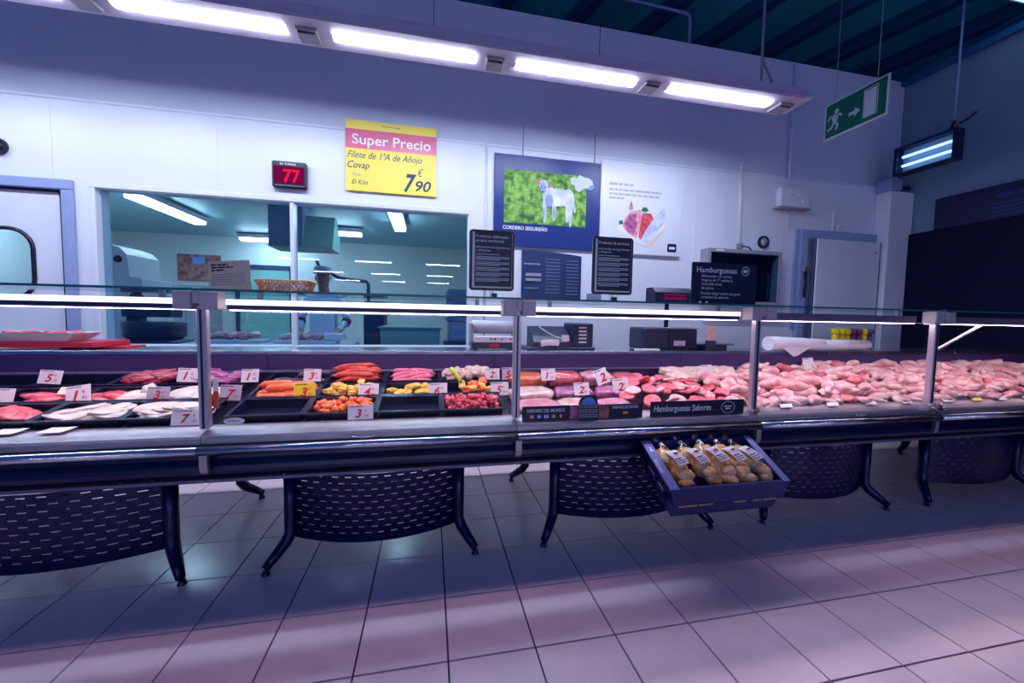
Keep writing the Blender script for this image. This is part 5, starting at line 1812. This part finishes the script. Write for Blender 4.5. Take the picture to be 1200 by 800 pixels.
# ------------------------------------------------------------ the worker
def skin_mesh(verts, edges, radii, root, sub=2):
    me = bpy.data.meshes.new('skin_tmp')
    me.from_pydata(verts, edges, [])
    o = bpy.data.objects.new('skin_tmp', me)
    COL.objects.link(o)
    sk = o.modifiers.new('skin', 'SKIN')
    sk.use_smooth_shade = True
    if not me.skin_vertices:
        bpy.context.view_layer.objects.active = o
        bpy.context.view_layer.update()
    for i, rr in enumerate(radii):
        me.skin_vertices[0].data[i].radius = rr if isinstance(rr, tuple) else (rr, rr)
        me.skin_vertices[0].data[i].use_root = (i == root)
    ss = o.modifiers.new('sub', 'SUBSURF')
    ss.levels = sub
    ss.render_levels = sub
    bpy.context.view_layer.update()
    dg = bpy.context.evaluated_depsgraph_get()
    out = bpy.data.meshes.new_from_object(o.evaluated_get(dg))
    bpy.data.objects.remove(o)
    return out


def worker(x, y):
    V, E, R_ = [], [], []

    def add(p, rr, par=None):
        V.append((x + p[0], y + p[1], p[2]))
        R_.append(rr)
        if par is not None:
            E.append((par, len(V) - 1))
        return len(V) - 1
    pel = add((0, .03, .95), (.15, .11))
    wai = add((0, .02, 1.12), (.14, .10), pel)
    che = add((0, -.02, 1.34), (.16, .11), wai)
    sho = add((0, -.03, 1.47), (.11, .08), che)
    nec = add((0, -.05, 1.55), (.055, .055), sho)
    jaw = add((0, -.085, 1.615), (.066, .075), nec)
    hed = add((0, -.085, 1.69), (.078, .092), jaw)
    crn = add((0, -.07, 1.765), (.062, .075), hed)
    for s_ in (-1, 1):
        a = add((s_ * .17, -.03, 1.44), (.062, .06), che)
        e_ = add((s_ * .25, -.04, 1.20), (.048, .048), a)
        w_ = add((s_ * .19, -.26, 1.06), (.033, .033), e_)
        h_ = add((s_ * .16, -.335, 1.035), (.034, .020), w_)
        for k in range(4):
            dx = (-.030 + .020 * k) * s_
            L = (.055, .066, .062, .05)[k]
            f1 = add((s_ * .15 + dx, -.375 , 1.025), (.0095, .0095), h_)
            f2 = add((s_ * .145 + dx, -.375 - L * .55, 1.015), (.009, .009), f1)
            add((s_ * .143 + dx, -.375 - L, .998), (.0075, .0075), f2)
        t1 = add((s_ * .118, -.335, 1.03), (.011, .011), h_)
        add((s_ * .095, -.375, 1.015), (.009, .009), t1)
        lg = add((s_ * .10, .03, .82), (.085, .085), pel)
        kn = add((s_ * .11, .02, .48), (.06, .06), lg)
        an = add((s_ * .11, .04, .10), (.042, .042), kn)
        add((s_ * .12, -.10, .045), (.042, .036), an)
    me = skin_mesh(V, E, R_, pel, 2)
    for m in ('cloth_white', 'skin', 'cloth_navy', 'black_plastic'):
        me.materials.append(MATS[m])
    for p in me.polygons:
        p.use_smooth = True
        c = p.center
        dx, dy = c.x - x, c.y - y
        if c.z > 1.515 and abs(dx) < .10:
            p.material_index = 1
        elif dy < -.24 and c.z > .95:
            p.material_index = 1
        elif c.z < .12:
            p.material_index = 3
        elif c.z < .86:
            p.material_index = 2
        else:
            p.material_index = 0
    r = thing('person', 'worker in white coat and cap bending over the work table behind the window', 'person', (x, y, 0.004))
    for v in me.vertices:
        v.co -= Vector((x, y, 0.004))
    o = bpy.data.objects.new('body', me)
    COL.objects.link(o)
    o.parent = r
    ORG[o.name] = ORG[r.name]
    cap = MB().lathe([(.088, 1.715), (.094, 1.725), (.094, 1.775), (.085, 1.80), (.0001, 1.81)], (x, y - .075, 0), 18)
    for v in cap.v:
        v.y = y - .075 + (v.y - y + .075) * 1.12
    cp = cap.build('cap', 'cloth_white', r)
    b_ = MB().tube([(x + .096 * math.cos(k * PI / 9), y - .075 + .107 * math.sin(k * PI / 9), 1.732) for k in range(18)], .008, 5, closed=True)
    b_.build('cap_band', 'cloth_red', cp)
    b_ = MB().blob((x, y - .185, 1.66), (.012, .018, .020), 1, .1, 1, 2)
    b_.build('nose', 'skin', r)
    for s_ in (-1, 1):
        MB().blob((x + s_ * .028, y - .166, 1.69), (.010, .007, .006), 1, 0, 1, 1).build('eye', 'ink_black', r)
    for s_ in (-1, 1):
        MB().blob((x + s_ * .080, y - .075, 1.67), (.010, .018, .028), 2, .1, 1, 2).build('ear', 'skin', r)
    MB().blob((x, y - .163, 1.617), (.022, .006, .006), 1, 0, 1, 1).build('mouth', 'cloth_red', r)
    MB().prism_x([(y - .125, .55), (y - .135, 1.10), (y - .145, 1.32), (y - .135, 1.32), (y - .125, 1.10), (y - .115, .55)], x - .13, x + .13).build('apron', 'cloth_white', r)
    for s_ in (-1, 1):
        MB().tube([(x + s_ * .245, y - .05, 1.19), (x + s_ * .238, y - .10, 1.155)], [.054, .050], 12).build('sleeve_cuff', 'cloth_red', r)
    return r


worker(.05, 3.22)
